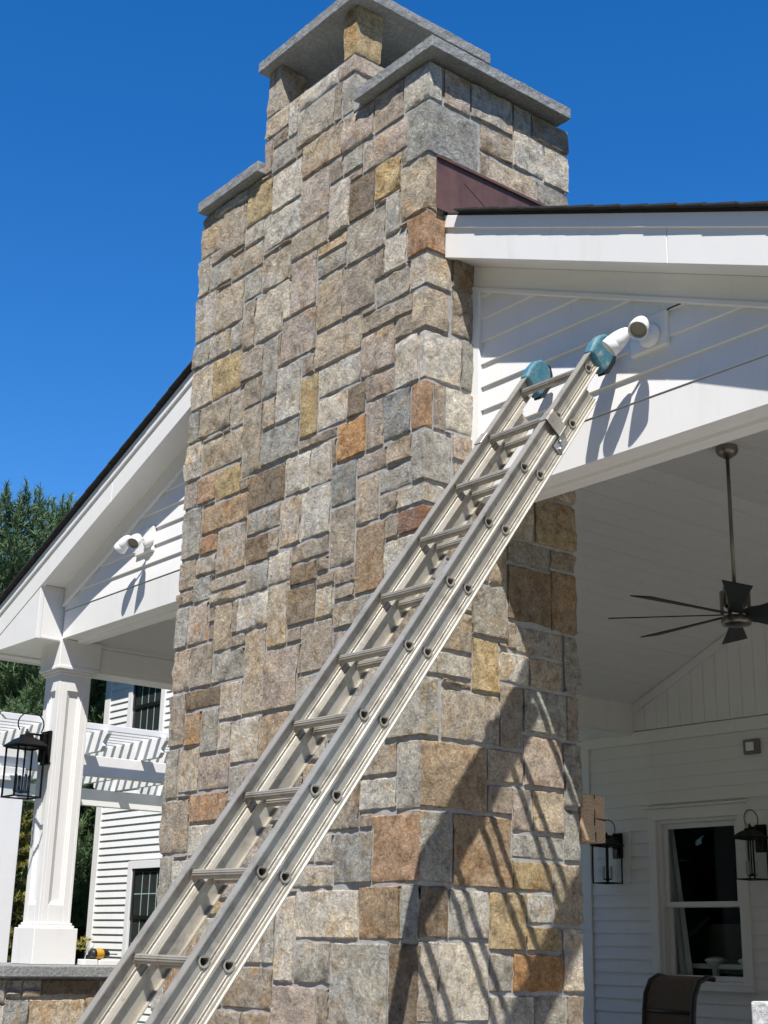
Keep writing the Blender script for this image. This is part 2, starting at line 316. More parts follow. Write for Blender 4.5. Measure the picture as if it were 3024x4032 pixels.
# ------------------------------------------------------------------ stone work
XL, XC, YF, YB = -6.275, -4.283, 3.635, 4.56
XS, XT = -5.655, -4.868                       # shoulder / flue stack steps
ZSH, ZLO, ZFL = 3.992, 3.998, 4.345           # shoulder top, lower cap underside, flue stack top
T_F = [(-6.24,-6.15,3.93,3.98,'w',0.00), (-6.14,-5.84,3.94,3.99,'l',0.00), (-6.24,-6.07,3.73,3.91,'u',0.00), (-6.04,-5.83,3.66,3.89,'m',0.00), (-5.81,-5.58,3.74,3.93,'y',0.00), (-5.82,-5.64,3.65,3.71,'l',0.00), (-5.62,-5.30,3.52,3.69,'l',0.00), (-5.56,-5.31,3.72,3.90,'l',0.00), (-5.29,-5.06,3.52,3.78,'p',0.00), (-5.35,-5.06,3.36,3.49,'u',0.00), (-5.05,-4.88,3.38,3.64,'l',0.00), (-4.87,-4.68,3.41,3.58,'k',0.00), (-4.68,-4.50,3.41,3.56,'y',0.00), (-4.58,-4.48,3.20,3.37,'l',0.00), (-4.48,-4.28,3.21,3.48,'u',0.06), (-4.88,-4.60,3.16,3.35,'t',0.00), (-4.58,-4.44,3.00,3.14,'l',0.00), (-4.43,-4.28,3.01,3.19,'d',0.11), (-5.66,-5.46,4.22,4.29,'t',0.00), (-5.58,-5.45,4.14,4.18,'g',0.00), (-5.45,-5.37,4.15,4.31,'l',0.00), (-5.35,-5.02,4.24,4.31,'w',0.00), (-5.36,-5.04,4.02,4.22,'t',0.00), (-5.57,-5.37,3.97,4.09,'g',0.00), (-5.67,-5.59,4.03,4.19,'p',0.00), (-5.29,-4.97,3.80,3.98,'u',0.00), (-5.03,-4.98,4.02,4.18,'t',0.00), (-5.01,-4.84,4.23,4.33,'p',0.00), (-4.97,-4.87,4.01,4.23,'g',0.00), (-4.96,-4.70,3.78,3.99,'p',0.00), (-5.05,-4.95,3.69,3.78,'b',0.00), (-4.94,-4.79,3.66,3.75,'g',0.00), (-4.69,-4.48,3.78,3.98,'p',0.00), (-4.47,-4.28,3.81,3.98,'l',0.08), (-4.78,-4.44,3.62,3.77,'p',0.00), (-4.49,-4.28,3.50,3.76,'b',0.31), (-4.88,-4.79,3.59,3.63,'l',0.00), (-5.69,-5.58,3.97,3.98,'g',0.00), (-6.23,-6.17,3.50,3.69,'t',0.00), (-6.15,-5.96,3.49,3.60,'g',0.00), (-5.92,-5.65,3.46,3.55,'u',0.00), (-5.79,-5.64,3.29,3.42,'g',0.00), (-5.61,-5.38,3.28,3.42,'t',0.00), (-5.34,-5.14,3.05,3.32,'p',0.00), (-5.41,-5.36,3.04,3.25,'l',0.00), (-5.11,-4.89,3.15,3.22,'g',0.00), (-5.10,-4.92,2.87,3.15,'u',0.00), (-4.90,-4.66,2.86,3.10,'m',0.00), (-4.65,-4.60,2.99,3.09,'t',0.00), (-4.59,-4.43,3.00,3.04,'l',0.00), (-4.64,-4.41,2.85,2.96,'t',0.00), (-4.40,-4.28,2.83,2.97,'t',0.15), (-6.05,-5.81,3.20,3.43,'u',0.00), (-6.22,-6.08,3.21,3.46,'l',0.00), (-5.76,-5.68,2.99,3.25,'m',0.00), (-5.65,-5.43,3.00,3.23,'t',0.00), (-6.10,-5.92,3.05,3.16,'t',0.00), (-5.90,-5.81,3.03,3.16,'g',0.00), (-6.26,-6.12,3.05,3.17,'g',0.00), (-5.42,-5.14,2.79,3.02,'p',0.00), (-5.11,-4.76,2.67,2.85,'u',0.00), (-4.75,-4.39,2.74,2.81,'m',0.00), (-4.75,-4.65,2.82,2.87,'p',0.00), (-4.49,-4.38,2.63,2.71,'u',0.00), (-4.38,-4.28,2.63,2.81,'u',0.13), (-4.75,-4.50,2.51,2.70,'p',0.00), (-4.49,-4.34,2.40,2.60,'l',0.00), (-4.33,-4.28,2.38,2.58,'w',0.21), (-6.25,-6.07,2.79,3.02,'t',0.00), (-6.05,-5.80,2.80,3.01,'y',0.00), (-5.78,-5.59,2.81,2.97,'m',0.00), (-5.57,-5.44,2.65,2.97,'g',0.00), (-5.21,-5.12,2.67,2.77,'y',0.00), (-5.44,-5.23,2.47,2.75,'l',0.00), (-5.07,-4.76,2.51,2.64,'w',0.00), (-5.22,-5.08,2.35,2.65,'y',0.00), (-4.70,-4.50,2.38,2.49,'p',0.00), (-5.06,-4.86,2.34,2.47,'l',0.00), (-4.85,-4.71,2.35,2.49,'k',0.00), (-6.15,-5.87,2.61,2.75,'u',0.00), (-5.85,-5.74,2.60,2.77,'t',0.00), (-5.73,-5.59,2.66,2.79,'m',0.00), (-6.26,-6.17,2.60,2.77,'g',0.00), (-5.70,-5.56,2.27,2.62,'u',0.00), (-5.54,-5.46,2.48,2.64,'u',0.00), (-6.12,-5.73,2.57,2.59,'t',0.00), (-6.12,-5.75,2.38,2.53,'u',0.00), (-6.27,-6.14,2.39,2.59,'l',0.00), (-5.54,-5.24,2.29,2.47,'g',0.00), (-5.22,-5.11,2.28,2.32,'p',0.00), (-5.11,-4.92,2.28,2.32,'m',0.00), (-4.96,-4.71,2.14,2.33,'o',0.00), (-4.69,-4.57,2.15,2.35,'p',0.00), (-4.56,-4.39,2.15,2.37,'b',0.00), (-4.38,-4.28,2.16,2.37,'d',0.05), (-4.53,-4.38,2.05,2.14,'u',0.00), (-4.37,-4.28,1.93,2.13,'g',0.15), (-4.75,-4.53,2.04,2.11,'p',0.00), (-5.32,-5.13,2.08,2.26,'l',0.00), (-5.12,-4.97,2.09,2.27,'w',0.00), (-4.94,-4.77,1.93,2.12,'b',0.00), (-5.63,-5.33,2.06,2.26,'k',0.00), (-6.14,-5.98,2.22,2.36,'d',0.00), (-5.95,-5.74,2.23,2.36,'y',0.00), (-6.26,-6.15,2.23,2.36,'p',0.00), (-5.72,-5.66,2.20,2.25,'t',0.00), (-6.07,-5.66,2.05,2.19,'r',0.00), (-6.26,-6.10,1.95,2.20,'g',0.00), (-5.63,-5.38,1.94,2.06,'g',0.00), (-5.35,-5.19,1.84,2.06,'t',0.00), (-5.16,-4.96,1.83,2.03,'l',0.00), (-5.17,-4.96,2.04,2.06,'g',0.00), (-4.75,-4.60,1.81,2.00,'u',0.00), (-4.58,-4.38,1.91,2.01,'g',0.00), (-4.59,-4.45,1.82,1.88,'g',0.00), (-4.45,-4.28,1.82,1.90,'l',0.12), (-4.44,-4.28,1.70,1.79,'v',0.00), (-4.54,-4.45,1.69,1.79,'p',0.00), (-4.95,-4.76,1.65,1.91,'m',0.00), (-4.75,-4.54,1.50,1.77,'r',0.00), (-4.53,-4.33,1.52,1.68,'l',0.00), (-6.07,-5.93,1.94,2.02,'d',0.00), (-5.92,-5.65,1.83,2.01,'t',0.00), (-5.62,-5.46,1.79,1.92,'k',0.00), (-5.44,-5.36,1.82,1.91,'t',0.00), (-5.24,-4.98,1.72,1.80,'m',0.00), (-6.10,-5.94,1.83,1.91,'t',0.00), (-5.61,-5.44,1.67,1.77,'g',0.00), (-5.44,-5.25,1.66,1.79,'l',0.00), (-5.24,-5.05,1.60,1.70,'k',0.00), (-5.04,-4.95,1.64,1.71,'l',0.00), (-6.27,-6.12,1.76,1.91,'m',0.00), (-5.93,-5.63,1.70,1.77,'t',0.00), (-4.89,-4.75,1.55,1.61,'p',0.00), (-5.04,-4.90,1.56,1.62,'g',0.00), (-6.26,-6.15,1.69,1.82,'m',0.00), (-6.13,-5.97,1.67,1.80,'g',0.00), (-5.95,-5.64,1.63,1.73,'t',0.00), (-6.26,-6.17,1.46,1.67,'g',0.00), (-6.15,-5.96,1.46,1.67,'p',0.00), (-5.89,-5.75,1.40,1.62,'u',0.00), (-5.74,-5.69,1.46,1.62,'t',0.00), (-5.68,-5.43,1.46,1.64,'l',0.00), (-5.42,-5.28,1.34,1.62,'u',0.00), (-5.25,-5.05,1.42,1.60,'k',0.00), (-5.04,-4.91,1.42,1.56,'l',0.00), (-4.90,-4.75,1.49,1.54,'p',0.00), (-4.90,-4.60,1.36,1.45,'g',0.00), (-6.27,-6.12,1.22,1.44,'p',0.00), (-6.11,-5.90,1.23,1.44,'m',0.00), (-5.89,-5.63,1.23,1.37,'g',0.00), (-5.74,-5.63,1.39,1.44,'u',0.00), (-5.59,-5.43,1.06,1.43,'u',0.00), (-5.43,-5.16,1.05,1.32,'p',0.00), (-5.25,-5.14,1.34,1.41,'t',0.00), (-5.15,-4.90,1.18,1.40,'m',0.00), (-4.89,-4.78,1.26,1.33,'p',0.00), (-5.15,-4.99,1.01,1.16,'g',0.00), (-6.12,-5.82,1.12,1.22,'k',0.00), (-5.80,-5.62,1.04,1.22,'t',0.00), (-6.27,-6.14,0.96,1.21,'m',0.00), (-6.13,-5.98,0.97,1.10,'r',0.00), (-5.97,-5.81,0.89,1.10,'g',0.00), (-5.79,-5.71,0.90,1.02,'t',0.00), (-5.68,-5.46,0.82,1.03,'l',0.00), (-5.44,-5.19,0.82,1.01,'r',0.00), (-6.17,-5.97,0.92,0.95,'t',0.00), (-6.27,-6.17,0.69,0.93,'g',0.00), (-6.16,-5.97,0.70,0.90,'u',0.00), (-5.95,-5.70,0.71,0.88,'p',0.00), (-5.68,-5.58,0.68,0.80,'g',0.00), (-5.57,-5.39,0.77,0.81,'p',0.00), (-6.27,-6.04,0.44,0.68,'m',0.00), (-6.02,-5.71,0.56,0.70,'d',0.00), (-6.00,-5.73,0.42,0.54,'l',0.00), (-4.46,-4.28,0.82,1.02,'g',0.00), (-4.61,-4.44,0.68,0.81,'m',0.00), (-4.42,-4.28,0.53,0.81,'g',0.02), (-4.66,-4.43,0.54,0.67,'w',0.00), (-4.87,-4.67,0.46,0.63,'m',0.00), (-4.86,-4.67,0.46,0.58,'m',0.00), (-4.66,-4.57,0.47,0.52,'t',0.00), (-4.93,-4.85,0.34,0.46,'l',0.00), (-4.84,-4.58,0.25,0.46,'b',0.00), (-4.57,-4.28,0.25,0.51,'d',0.02), (-5.09,-4.85,0.24,0.33,'l',0.00), (-5.08,-4.67,0.02,0.23,'l',0.00), (-4.66,-4.40,0.03,0.24,'r',0.00), (-4.38,-4.28,0.04,0.24,'g',0.02), (-5.24,-5.10,-0.16,0.16,'l',0.00), (-5.34,-5.27,-0.07,0.12,'g',0.00), (-5.45,-5.35,-0.08,0.04,'l',0.00), (-5.10,-4.85,-0.16,0.02,'g',0.00), (-4.83,-4.47,-0.27,0.02,'g',0.00), (-4.46,-4.28,-0.26,0.02,'k',0.02), (-5.60,-5.26,-0.28,-0.09,'m',0.00), (-5.24,-4.94,-0.33,-0.15,'p',0.00), (-4.93,-4.85,-0.27,-0.16,'l',0.00), (-5.72,-5.48,-0.37,-0.28,'m',0.00), (-5.47,-5.25,-0.35,-0.27,'m',0.00), (-5.84,-5.70,0.12,0.18,'y',0.00), (-5.85,-5.73,0.02,0.12,'l',0.00), (-6.02,-5.89,-0.05,0.08,'u',0.00), (-6.28,-6.16,-0.28,-0.17,'l',0.00), (-6.15,-6.04,-0.22,-0.12,'d',0.00), (-5.76,-5.58,0.20,0.27,'p',0.00), (-5.51,-5.34,0.37,0.51,'p',0.00), (-5.36,-5.24,0.52,0.58,'g',0.00), (-6.29,-6.17,0.16,0.39,'g',0.00), (-6.15,-5.97,0.26,0.36,'l',0.00), (-6.16,-6.01,0.37,0.40,'t',0.00)]
T_R = [(3.73,3.88,3.77,4.00,'p'), (3.89,4.17,3.79,3.99,'t'), (4.18,4.31,3.84,3.99,'g'), (4.31,4.50,3.84,4.00,'m'), (3.96,4.17,3.64,3.80,'m'), (4.18,4.39,3.66,3.84,'w'), (4.38,4.50,3.62,3.85,'l'), (3.95,3.99,3.49,3.61,'t'), (4.00,4.33,3.48,3.62,'u'), (4.33,4.50,3.46,3.62,'g'), (3.81,3.93,2.85,3.01,'m'), (3.77,3.93,2.63,2.85,'t'), (3.84,3.93,2.40,2.61,'g'), (3.76,3.93,2.16,2.40,'w'), (3.79,3.93,2.08,2.17,'p'), (3.66,3.75,2.15,2.41,'g'), (4.15,4.39,1.37,1.58,'k'), (4.40,4.57,1.36,1.60,'r'), (3.83,4.11,1.28,1.46,'g'), (4.13,4.17,1.37,1.44,'m'), (4.12,4.17,1.29,1.37,'t'), (4.17,4.44,1.23,1.37,'g'), (3.81,4.07,1.03,1.27,'y'), (4.07,4.17,1.24,1.27,'m'), (4.07,4.25,1.10,1.23,'w'), (4.26,4.46,1.10,1.23,'u'), (4.46,4.59,1.09,1.37,'g'), (3.75,4.06,0.81,1.03,'t'), (4.07,4.21,0.82,1.09,'m'), (4.22,4.48,0.89,1.09,'g'), (4.48,4.58,0.89,1.09,'g'), (3.65,3.99,0.54,0.81,'r'), (4.01,4.20,0.67,0.82,'u'), (4.21,4.43,0.66,0.89,'p'), (4.45,4.58,0.59,0.88,'g'), (4.01,4.14,0.54,0.65,'u'), (4.15,4.26,0.48,0.66,'p'), (4.27,4.45,0.48,0.66,'u'), (4.46,4.59,0.37,0.60,'g'), (3.65,3.80,0.25,0.51,'g'), (3.81,4.14,0.24,0.52,'r'), (4.16,4.44,0.37,0.47,'g'), (4.16,4.37,0.24,0.36,'y'), (4.38,4.59,0.11,0.35,'u'), (3.65,3.78,0.04,0.24,'k'), (3.79,4.00,0.04,0.22,'l'), (4.01,4.22,0.00,0.22,'y'), (4.23,4.37,0.12,0.23,'w'), (4.24,4.42,0.00,0.10,'y'), (4.44,4.58,-0.16,0.10,'l'), (3.74,4.00,-0.25,0.02,'l'), (3.65,3.74,-0.25,0.02,'t'), (4.01,4.14,-0.15,-0.02,'g'), (4.15,4.43,-0.16,-0.02,'o'), (4.01,4.27,-0.26,-0.17,'l'), (4.27,4.45,-0.28,-0.18,'g'), (4.45,4.57,-0.28,-0.19,'g')]
PAL = [((0.509,0.466,0.415),22), ((0.576,0.533,0.482),20), ((0.474,0.448,0.412),14), ((0.496,0.431,0.351),14), ((0.407,0.335,0.269),10),
       ((0.403,0.393,0.372),8), ((0.483,0.426,0.381),12), ((0.286,0.235,0.196),4), ((0.502,0.408,0.292),4), ((0.355,0.355,0.352),4)]
PALW = [w for _, w in PAL]
KEY = {'t': (0.528,0.483,0.431), 'l': (0.609,0.571,0.522), 'g': (0.434,0.419,0.392), 'b': (0.335,0.338,0.335), 'k': (0.28,0.228,0.176), 'r': (0.422,0.324,0.234),
       'o': (0.50,0.30,0.155), 'y': (0.53,0.42,0.26), 'p': (0.499,0.433,0.392), 'u': (0.503,0.436,0.357), 'm': (0.425,0.374,0.325), 'w': (0.666,0.631,0.583), 'd': (0.468,0.316,0.218), 'v': (0.287,0.186,0.148)}
def pick(code=None):
    c = KEY[code] if code else rnd.choices([p for p, _ in PAL], PALW)[0]
    f = rnd.uniform(0.98, 1.20); h = rnd.uniform(-0.02, 0.02)
    return (c[0]*f*(1+h)*.985, c[1]*f*.99, c[2]*f*(1-h)*.975)

def stone_mesh(path, z0, z1, rough, bulge, gap=0.0082):
    """path: list of (point, outward dir, inset side) making a strip round the visible faces; z0..z1 its height"""
    # densify the strip
    segs = []
    L = 0
    for (p, q, n) in path:
        l = (Vector(q)-Vector(p)).length; k = max(2, min(11, int(round(l/0.028)))); segs.append((Vector(p), Vector(q), Vector(n), k))
    cols = []
    for i, (p, q, n, k) in enumerate(segs):
        ts = [j/k for j in range(k+1)]; e_ = min(.2/k, .007/max(.02, (q-p).length))
        if i == 0: ts.insert(1, e_)
        if i == len(segs)-1: ts.insert(len(ts)-1, 1-e_)
        if i > 0: ts = ts[1:]
        for t in ts:
            pt = p.lerp(q, t); nn = n
            if t == 1 and i+1 < len(segs): nn = (n+segs[i+1][2])
            cols.append((pt, nn))
    rows = max(2, min(11, int(round((z1-z0)/0.028))))
    vs_ = [a/rows for a in range(rows+1)]; e_ = min(.2/rows, .007/(z1-z0)); vs_ = [0, e_]+vs_[1:-1]+[1-e_, 1]; rows += 2
    nc = len(cols); seed = rnd.uniform(0, 100)
    V = []; F = []
    tiltx = rnd.uniform(-1, 1)*0.006; tiltz = rnd.uniform(-1, 1)*0.006
    # edge wobble
    ex0, ex1 = [[rnd.uniform(-1, 1)*0.006 for _ in range(rows+1)] for _ in range(2)]
    ez0, ez1 = [[rnd.uniform(-1, 1)*0.006 for _ in range(nc)] for _ in range(2)]
    grid = [[rnd.gauss(0, 1) for _ in range(nc)] for _ in range(rows+1)]
    # a split face: a few chipped planes
    base = rnd.uniform(0, .004); chip = rnd.choice((0, 0, .015, .035))
    planes = [(0, 0, bulge)] + [(rnd.uniform(-1, 1)*bulge*1.6, rnd.uniform(-1, 1)*bulge*1.6, bulge*rnd.uniform(.3, 1.5)) for _ in range(3)]
    t0 = (cols[1][0]-cols[0][0]).normalized(); t1 = (cols[-1][0]-cols[-2][0]).normalized()
    for a in range(rows+1):
        for c, (pt, nn) in enumerate(cols):
            z = z0+gap+(z1-z0-2*gap)*vs_[a]
            if a == 0: z += max(-0.002, ez0[c])
            if a == rows: z += min(0.002, ez1[c])
            p = pt.copy()
            edge = (a in (0, rows)) or (c in (0, nc-1))
            if c == 0: p += t0*(gap+max(-0.002, ex0[a]))
            elif c == nc-1: p -= t1*(gap+max(-0.002, ex1[a]))
            u, v = c/(nc-1)*2-1, vs_[a]*2-1
            q = Vector(((p.x+p.y)*11+seed, z*11, seed*3.1))
            d = base + min(pa*u+pb*v+pc for pa, pb, pc in planes) + mnoise.fractal(q, 0.9, 2.1, 3)*rough*2.2 - max(0.0, mnoise.noise(q*0.55+Vector((9, 0, 0)))-0.28)*chip
            d = max(d, -0.003)
            if edge: d = max(d-0.004-abs(grid[a][c])*0.003, -0.006)
            p += nn*d
            V.append((p.x, p.y, z))
    for a in range(rows):
        for c in range(nc-1):
            i = a*nc+c; F.append((i, i+1, i+nc+1, i+nc))
    # skirt back into the wall
    ring = [(0, c) for c in range(nc)] + [(a, nc-1) for a in range(1, rows+1)] + [(rows, c) for c in range(nc-2, -1, -1)] + [(a, 0) for a in range(rows-1, 0, -1)]
    n0 = len(V)
    for a, c in ring:
        x, y, z = V[a*nc+c]; nn = cols[c][1]; V.append((x-nn.x*0.05, y-nn.y*0.05, z))
    m_ = len(ring)
    for i in range(m_):
        j = (i+1) % m_; a, c = ring[i]; a2, c2 = ring[j]
        F.append((a*nc+c, n0+i, n0+j, a2*nc+c2))
    return V, F

def place_stone(parent, path, z0, z1, code=None, name='stone', store=None, size=0.0, mult=1.0):
    rough = rnd.choice((0.002, 0.003, 0.004, 0.0055))*mult; bulge = rnd.choice((0.001, 0.002, 0.003, 0.005, 0.007))*mult
    V, F = stone_mesh(path, z0, z1, rough, bulge)
    store.append((size, V, F, pick(code)))

def flush(store, parent, limit=300):
    store.sort(key=lambda t: -t[0]); rest = MB()
    for i, (s_, V, F, col) in enumerate(store):
        if i < limit:
            me = bpy.data.meshes.new('stone'); me.from_pydata(V, [], F); me.materials.append(M['stone']); me.update(); me.shade_smooth(); me.set_sharp_from_angle(angle=D2R(34))
            o = link('stone', me, parent); o.color = (*col, 1)
        else: rest.poly(V, F)
    if rest.v:
        o = rest.build('stone_infill', M['stone'], parent, color=(0.42,0.36,0.3)); o['kind'] = 'stuff'

def fill(w, h, traced, topf, mind=0.07, wr=(0.10, 0.34), hr=(0.09, 0.25), C=0.01, r=rnd):
    """irregular ashlar over a w x h sheet. traced: (x0,x1,z0,z1,code). returns rects"""
    nx, nz = int(round(w/C)), int(round(h/C)); G = np.zeros((nx, nz), np.int32)
    for i in range(nx):
        t = int(topf((i+.5)*C)/C); G[i, max(0, min(nz, t)):] = -1
    out = []
    for (x0, x1, z0, z1, code) in traced:
        a0, a1, b0, b1 = [int(round(q/C)) for q in (x0, x1, z0, z1)]
        a0, a1, b0, b1 = max(0, a0), min(nx, a1), max(0, b0), min(nz, b1)
        # shrink until free
        for _ in range(60):
            if a1-a0 < 4 or b1-b0 < 4: break
            S = G[a0:a1, b0:b1] != 0
            if not S.any(): break
            e = [S[0].mean(), S[-1].mean(), S[:, 0].mean(), S[:, -1].mean()]; k = int(np.argmax(e))
            if e[k] == 0:
                break
            if k == 0: a0 += 1
            elif k == 1: a1 -= 1
            elif k == 2: b0 += 1
            else: b1 -= 1
        if a1-a0 < 4 or b1-b0 < 4 or (G[a0:a1, b0:b1] != 0).any(): continue
        out.append([a0, a1, b0, b1, code]); G[a0:a1, b0:b1] = len(out)
    # let the traced stones grow over slivers
    for it in range(5):
        for k, o in enumerate(out):
            a0, a1, b0, b1, code = o
            if a0 > 0 and (G[a0-1, b0:b1] == 0).all(): a0 -= 1
            if a1 < nx and (G[a1, b0:b1] == 0).all(): a1 += 1
            if b0 > 0 and (G[a0:a1, b0-1] == 0).all(): b0 -= 1
            if b1 < nz and (G[a0:a1, b1] == 0).all(): b1 += 1
            o[:4] = [a0, a1, b0, b1]; G[a0:a1, b0:b1] = k+1
    for j in range(nz):
        for i in range(nx):
            if G[i, j] != 0: continue
            ww = int(r.uniform(*wr)/C); hh = int(r.uniform(*hr)/C)
            if r.random() < 0.2: ww, hh = int(ww*.6), int(hh*1.2)
            a1 = i
            while a1 < nx and a1-i < ww and G[a1, j] == 0: a1 += 1
            f_ = a1
            while f_ < nx and f_-a1 < int(mind/C) and G[f_, j] == 0: f_ += 1
            if f_-a1 < int(mind/C): a1 = f_
            b1 = j
            while b1 < nz and b1-j < hh and (G[i:a1, b1] == 0).all(): b1 += 1
            f_ = b1
            while f_ < nz and f_-b1 < int(mind/C) and (G[i:a1, f_] == 0).all(): f_ += 1
            if f_-b1 < int(mind/C): b1 = f_
            out.append([i, a1, j, b1, None]); G[i:a1, j:b1] = len(out)
    return [(a0*C, a1*C, b0*C, b1*C, c) for a0, a1, b0, b1, c in out if a1-a0 >= 2 and b1-b0 >= 2]

def build_chimney():
    ch = empty('stone_chimney', (-5.28, 4.1, GZ), 'tall chimney of tan and grey split stone rising through the white gable', 'chimney')
    H = ZFL-GZ
    core = MB()
    i_ = 0.007
    core.box(XL+i_, XC-i_, YF+i_, YB-i_, GZ, 3.985)
    core.box(XS+i_, XT-i_, YF+i_, YB-0.04-i_, 3.98, ZFL-0.004)
    core.build('mortar_core', M['mortar'], ch)
    st = []
    def topF(x):
        x += XL
        return (ZSH if x < XS else ZFL if x < XT else ZLO)-GZ
    tr = []; corner = {}
    for (x0, x1, z0, z1, code, d) in T_F:
        tr.append((x0-XL, x1-XL, z0-GZ, z1-GZ, (code, d)))
    rects = fill(XC-XL, H, tr, topF)
    wR = YB-YF
    occ = []
    for (a0, a1, b0, b1, cd_) in rects:
        code, d = cd_ if cd_ else (None, 0)
        x0, x1, z0, z1 = XL+a0, XL+a1, GZ+b0, GZ+b1
        path = [((x0, YF, 0), (x1, YF, 0), (0, -1, 0))]
        if x1 > XC-0.011 and z1 <= ZLO+0.02:
            x1 = XC
            if not d: d = rnd.choice((0.08, 0.1, 0.14, 0.2, 0.28))
            path = [((x0, YF, 0), (XC, YF, 0), (0, -1, 0)), ((XC, YF, 0), (XC, YF+d, 0), (1, 0, 0))]
            occ.append((0, d, b0, b1, 'X'))
        elif abs(x1-XT) < 0.011 and z0 > ZLO-0.12:
            path = [((x0, YF, 0), (XT, YF, 0), (0, -1, 0)), ((XT, YF, 0), (XT, YF+0.2, 0), (1, 0, 0))]
        if x0 < XL+0.011 or (abs(x0-XS) < 0.011 and z0 > 3.9):
            xx = XL if x0 < XL+0.011 else XS
            path = [((xx, YF+0.16, 0), (xx, YF, 0), (-1, 0, 0))] + [((xx,)+path[0][0][1:], path[0][1], path[0][2])] + path[1:]
        area = (x1-x0+d)*(z1-z0)
        if z1 < -0.42: area *= 0.01
        place_stone(ch, path, z0, z1, code, store=st, size=area)
    trR = occ + [(y0-YF, y1-YF, z0-GZ, z1-GZ, code) for (y0, y1, z0, z1, code) in T_R]
    for (a0, a1, b0, b1, code) in fill(wR, ZLO-GZ, trR, lambda y: ZLO-GZ, wr=(0.14, 0.34)):
        if code == 'X': continue
        z0, z1 = GZ+b0, GZ+b1; y0, y1 = YF+a0, YF+a1
        path = [((XC, y0, 0), (XC, y1, 0), (1, 0, 0))]
        if y1 > YB-0.012: path.append(((XC, y1, 0), (XC-0.15, y1, 0), (0, 1, 0)))
        area = (y1-y0)*(z1-z0)*0.8
        if z1 < -0.42: area *= 0.01
        place_stone(ch, path, z0, z1, code, store=st, size=area)
    # the flue stack's side above the lower cap, and the left faces
    for k in range(2):
        y0 = YF+0.2+k*0.36; y1 = min(YB-0.06, y0+0.36)
        place_stone(ch, [((XT, y0, 0), (XT, y1, 0), (1, 0, 0))], ZLO+0.065, ZFL, 'g', store=st, size=0.05)
    for k in range(16):
        z0 = GZ+k*0.32; z1 = min(ZSH, z0+0.32)
        place_stone(ch, [((XL, YF+0.56, 0), (XL, YF+0.16, 0), (-1, 0, 0))], z0, z1, None, store=st, size=0.0001)
        place_stone(ch, [((XL, YB, 0), (XL, YF+0.56, 0), (-1, 0, 0))], z0, z1, None, store=st, size=0.0001)
    for k in range(1):
        place_stone(ch, [((XS, YB-.05, 0), (XS, YF+0.16, 0), (-1, 0, 0))], ZSH+0.06, ZFL, 't', store=st, size=0.0001)
    flush(st, ch, 299)
    # pillars that carry the upper slab
    def pillar(x0, x1, y0, y1, code, lab):
        s2 = []
        path = [((x0, y1, 0), (x0, y0, 0), (-1, 0, 0)), ((x0, y0, 0), (x1, y0, 0), (0, -1, 0)), ((x1, y0, 0), (x1, y1, 0), (1, 0, 0)), ((x1, y1, 0), (x0, y1, 0), (0, 1, 0))]
        V, F = stone_mesh(path, ZFL-0.004, 4.634, 0.003, 0.006, 0.002)
        me = bpy.data.meshes.new('flue_pillar'); me.from_pydata(V, [], F); me.materials.append(M['stone']); me.shade_smooth(); me.set_sharp_from_angle(angle=D2R(34)); o = link('flue_pillar', me, ch); o.color = (*KEY[code], 1); o['label'] = lab
    pillar(-5.655, -5.545, YF+0.005, YF+0.185, 't', 'pale stone pillar under the left corner of the upper slab')
    pillar(-4.965, -4.868, YF+0.005, YF+0.165, 'y', 'ochre and dark red stone pillar under the upper slab')
    pillar(-5.655, -5.545, 4.30, 4.48, 'g', 'grey stone pillar at the back of the flue')
    pillar(-4.965, -4.868, 4.30, 4.48, 'g', 'grey stone pillar at the back of the flue')
    def slab(name, x0, x1, y0, y1, z0, z1, lab):
        m_ = MB(); n = 24
        # rock-faced edges: a ring of slightly uneven points
        def ring(z, jit):
            P = []
            def side(a, b, nrm):
                L_ = math.dist(a, b); k = max(2, int(L_/0.035))
                for i in range(k):
                    t = i/k; j = rnd.uniform(-1, 1)*jit if 0 < i else 0
                    P.append((a[0]+(b[0]-a[0])*t+nrm[0]*j, a[1]+(b[1]-a[1])*t+nrm[1]*j, z+rnd.uniform(-1, 1)*0.0015))
            side((x0,y0),(x1,y0),(0,-1)); side((x1,y0),(x1,y1),(1,0)); side((x1,y1),(x0,y1),(0,1)); side((x0,y1),(x0,y0),(-1,0)); return P
        A, B, C_ = ring(z0, 0.002), ring((z0+z1)/2, 0.003), ring(z1, 0.002); k = len(A)
        m_.poly(A+B+C_, [tuple(range(k-1,-1,-1)), tuple(range(2*k, 3*k))] + [(i,(i+1)%k,k+(i+1)%k,k+i) for i in range(k)] + [(k+i,k+(i+1)%k,2*k+(i+1)%k,2*k+i) for i in range(k)])
        o = m_.build(name, M['bluestone'], ch, bevel=0.003); o['label'] = lab
    slab('capstone', -5.697, -4.79, 3.585, 4.505, 4.632, 4.697, 'upper grey bluestone slab on short pillars')
    slab('capstone', -4.803, -4.207, 3.585, 4.51, 4.0, 4.062, 'lower grey bluestone slab over the right part')
    MB().box(-4.87, -4.803, YF+0.004, 4.50, 4.0, 4.058).build('cap_bed', M['mortar'], ch)
    slab('capstone', -6.262, -5.651, 3.585, 4.50, 3.996, 4.06, 'grey bluestone slab on the left shoulder')
    # copper flashing where the roof meets the side
    def zr(x): return 3.64-0.413*abs(x+5.28)
    f = MB()
    x = XC+0.024
    f.prism([(x, 3.665, 3.205), (x, 4.555, 3.205), (x, 4.555, 3.460), (x, 3.665, 3.460)], (0.003, 0, 0))
    f.build('copper_flashing', M['copper'], ch)['label'] = 'brown weathered copper flashing stepping down to the roof'
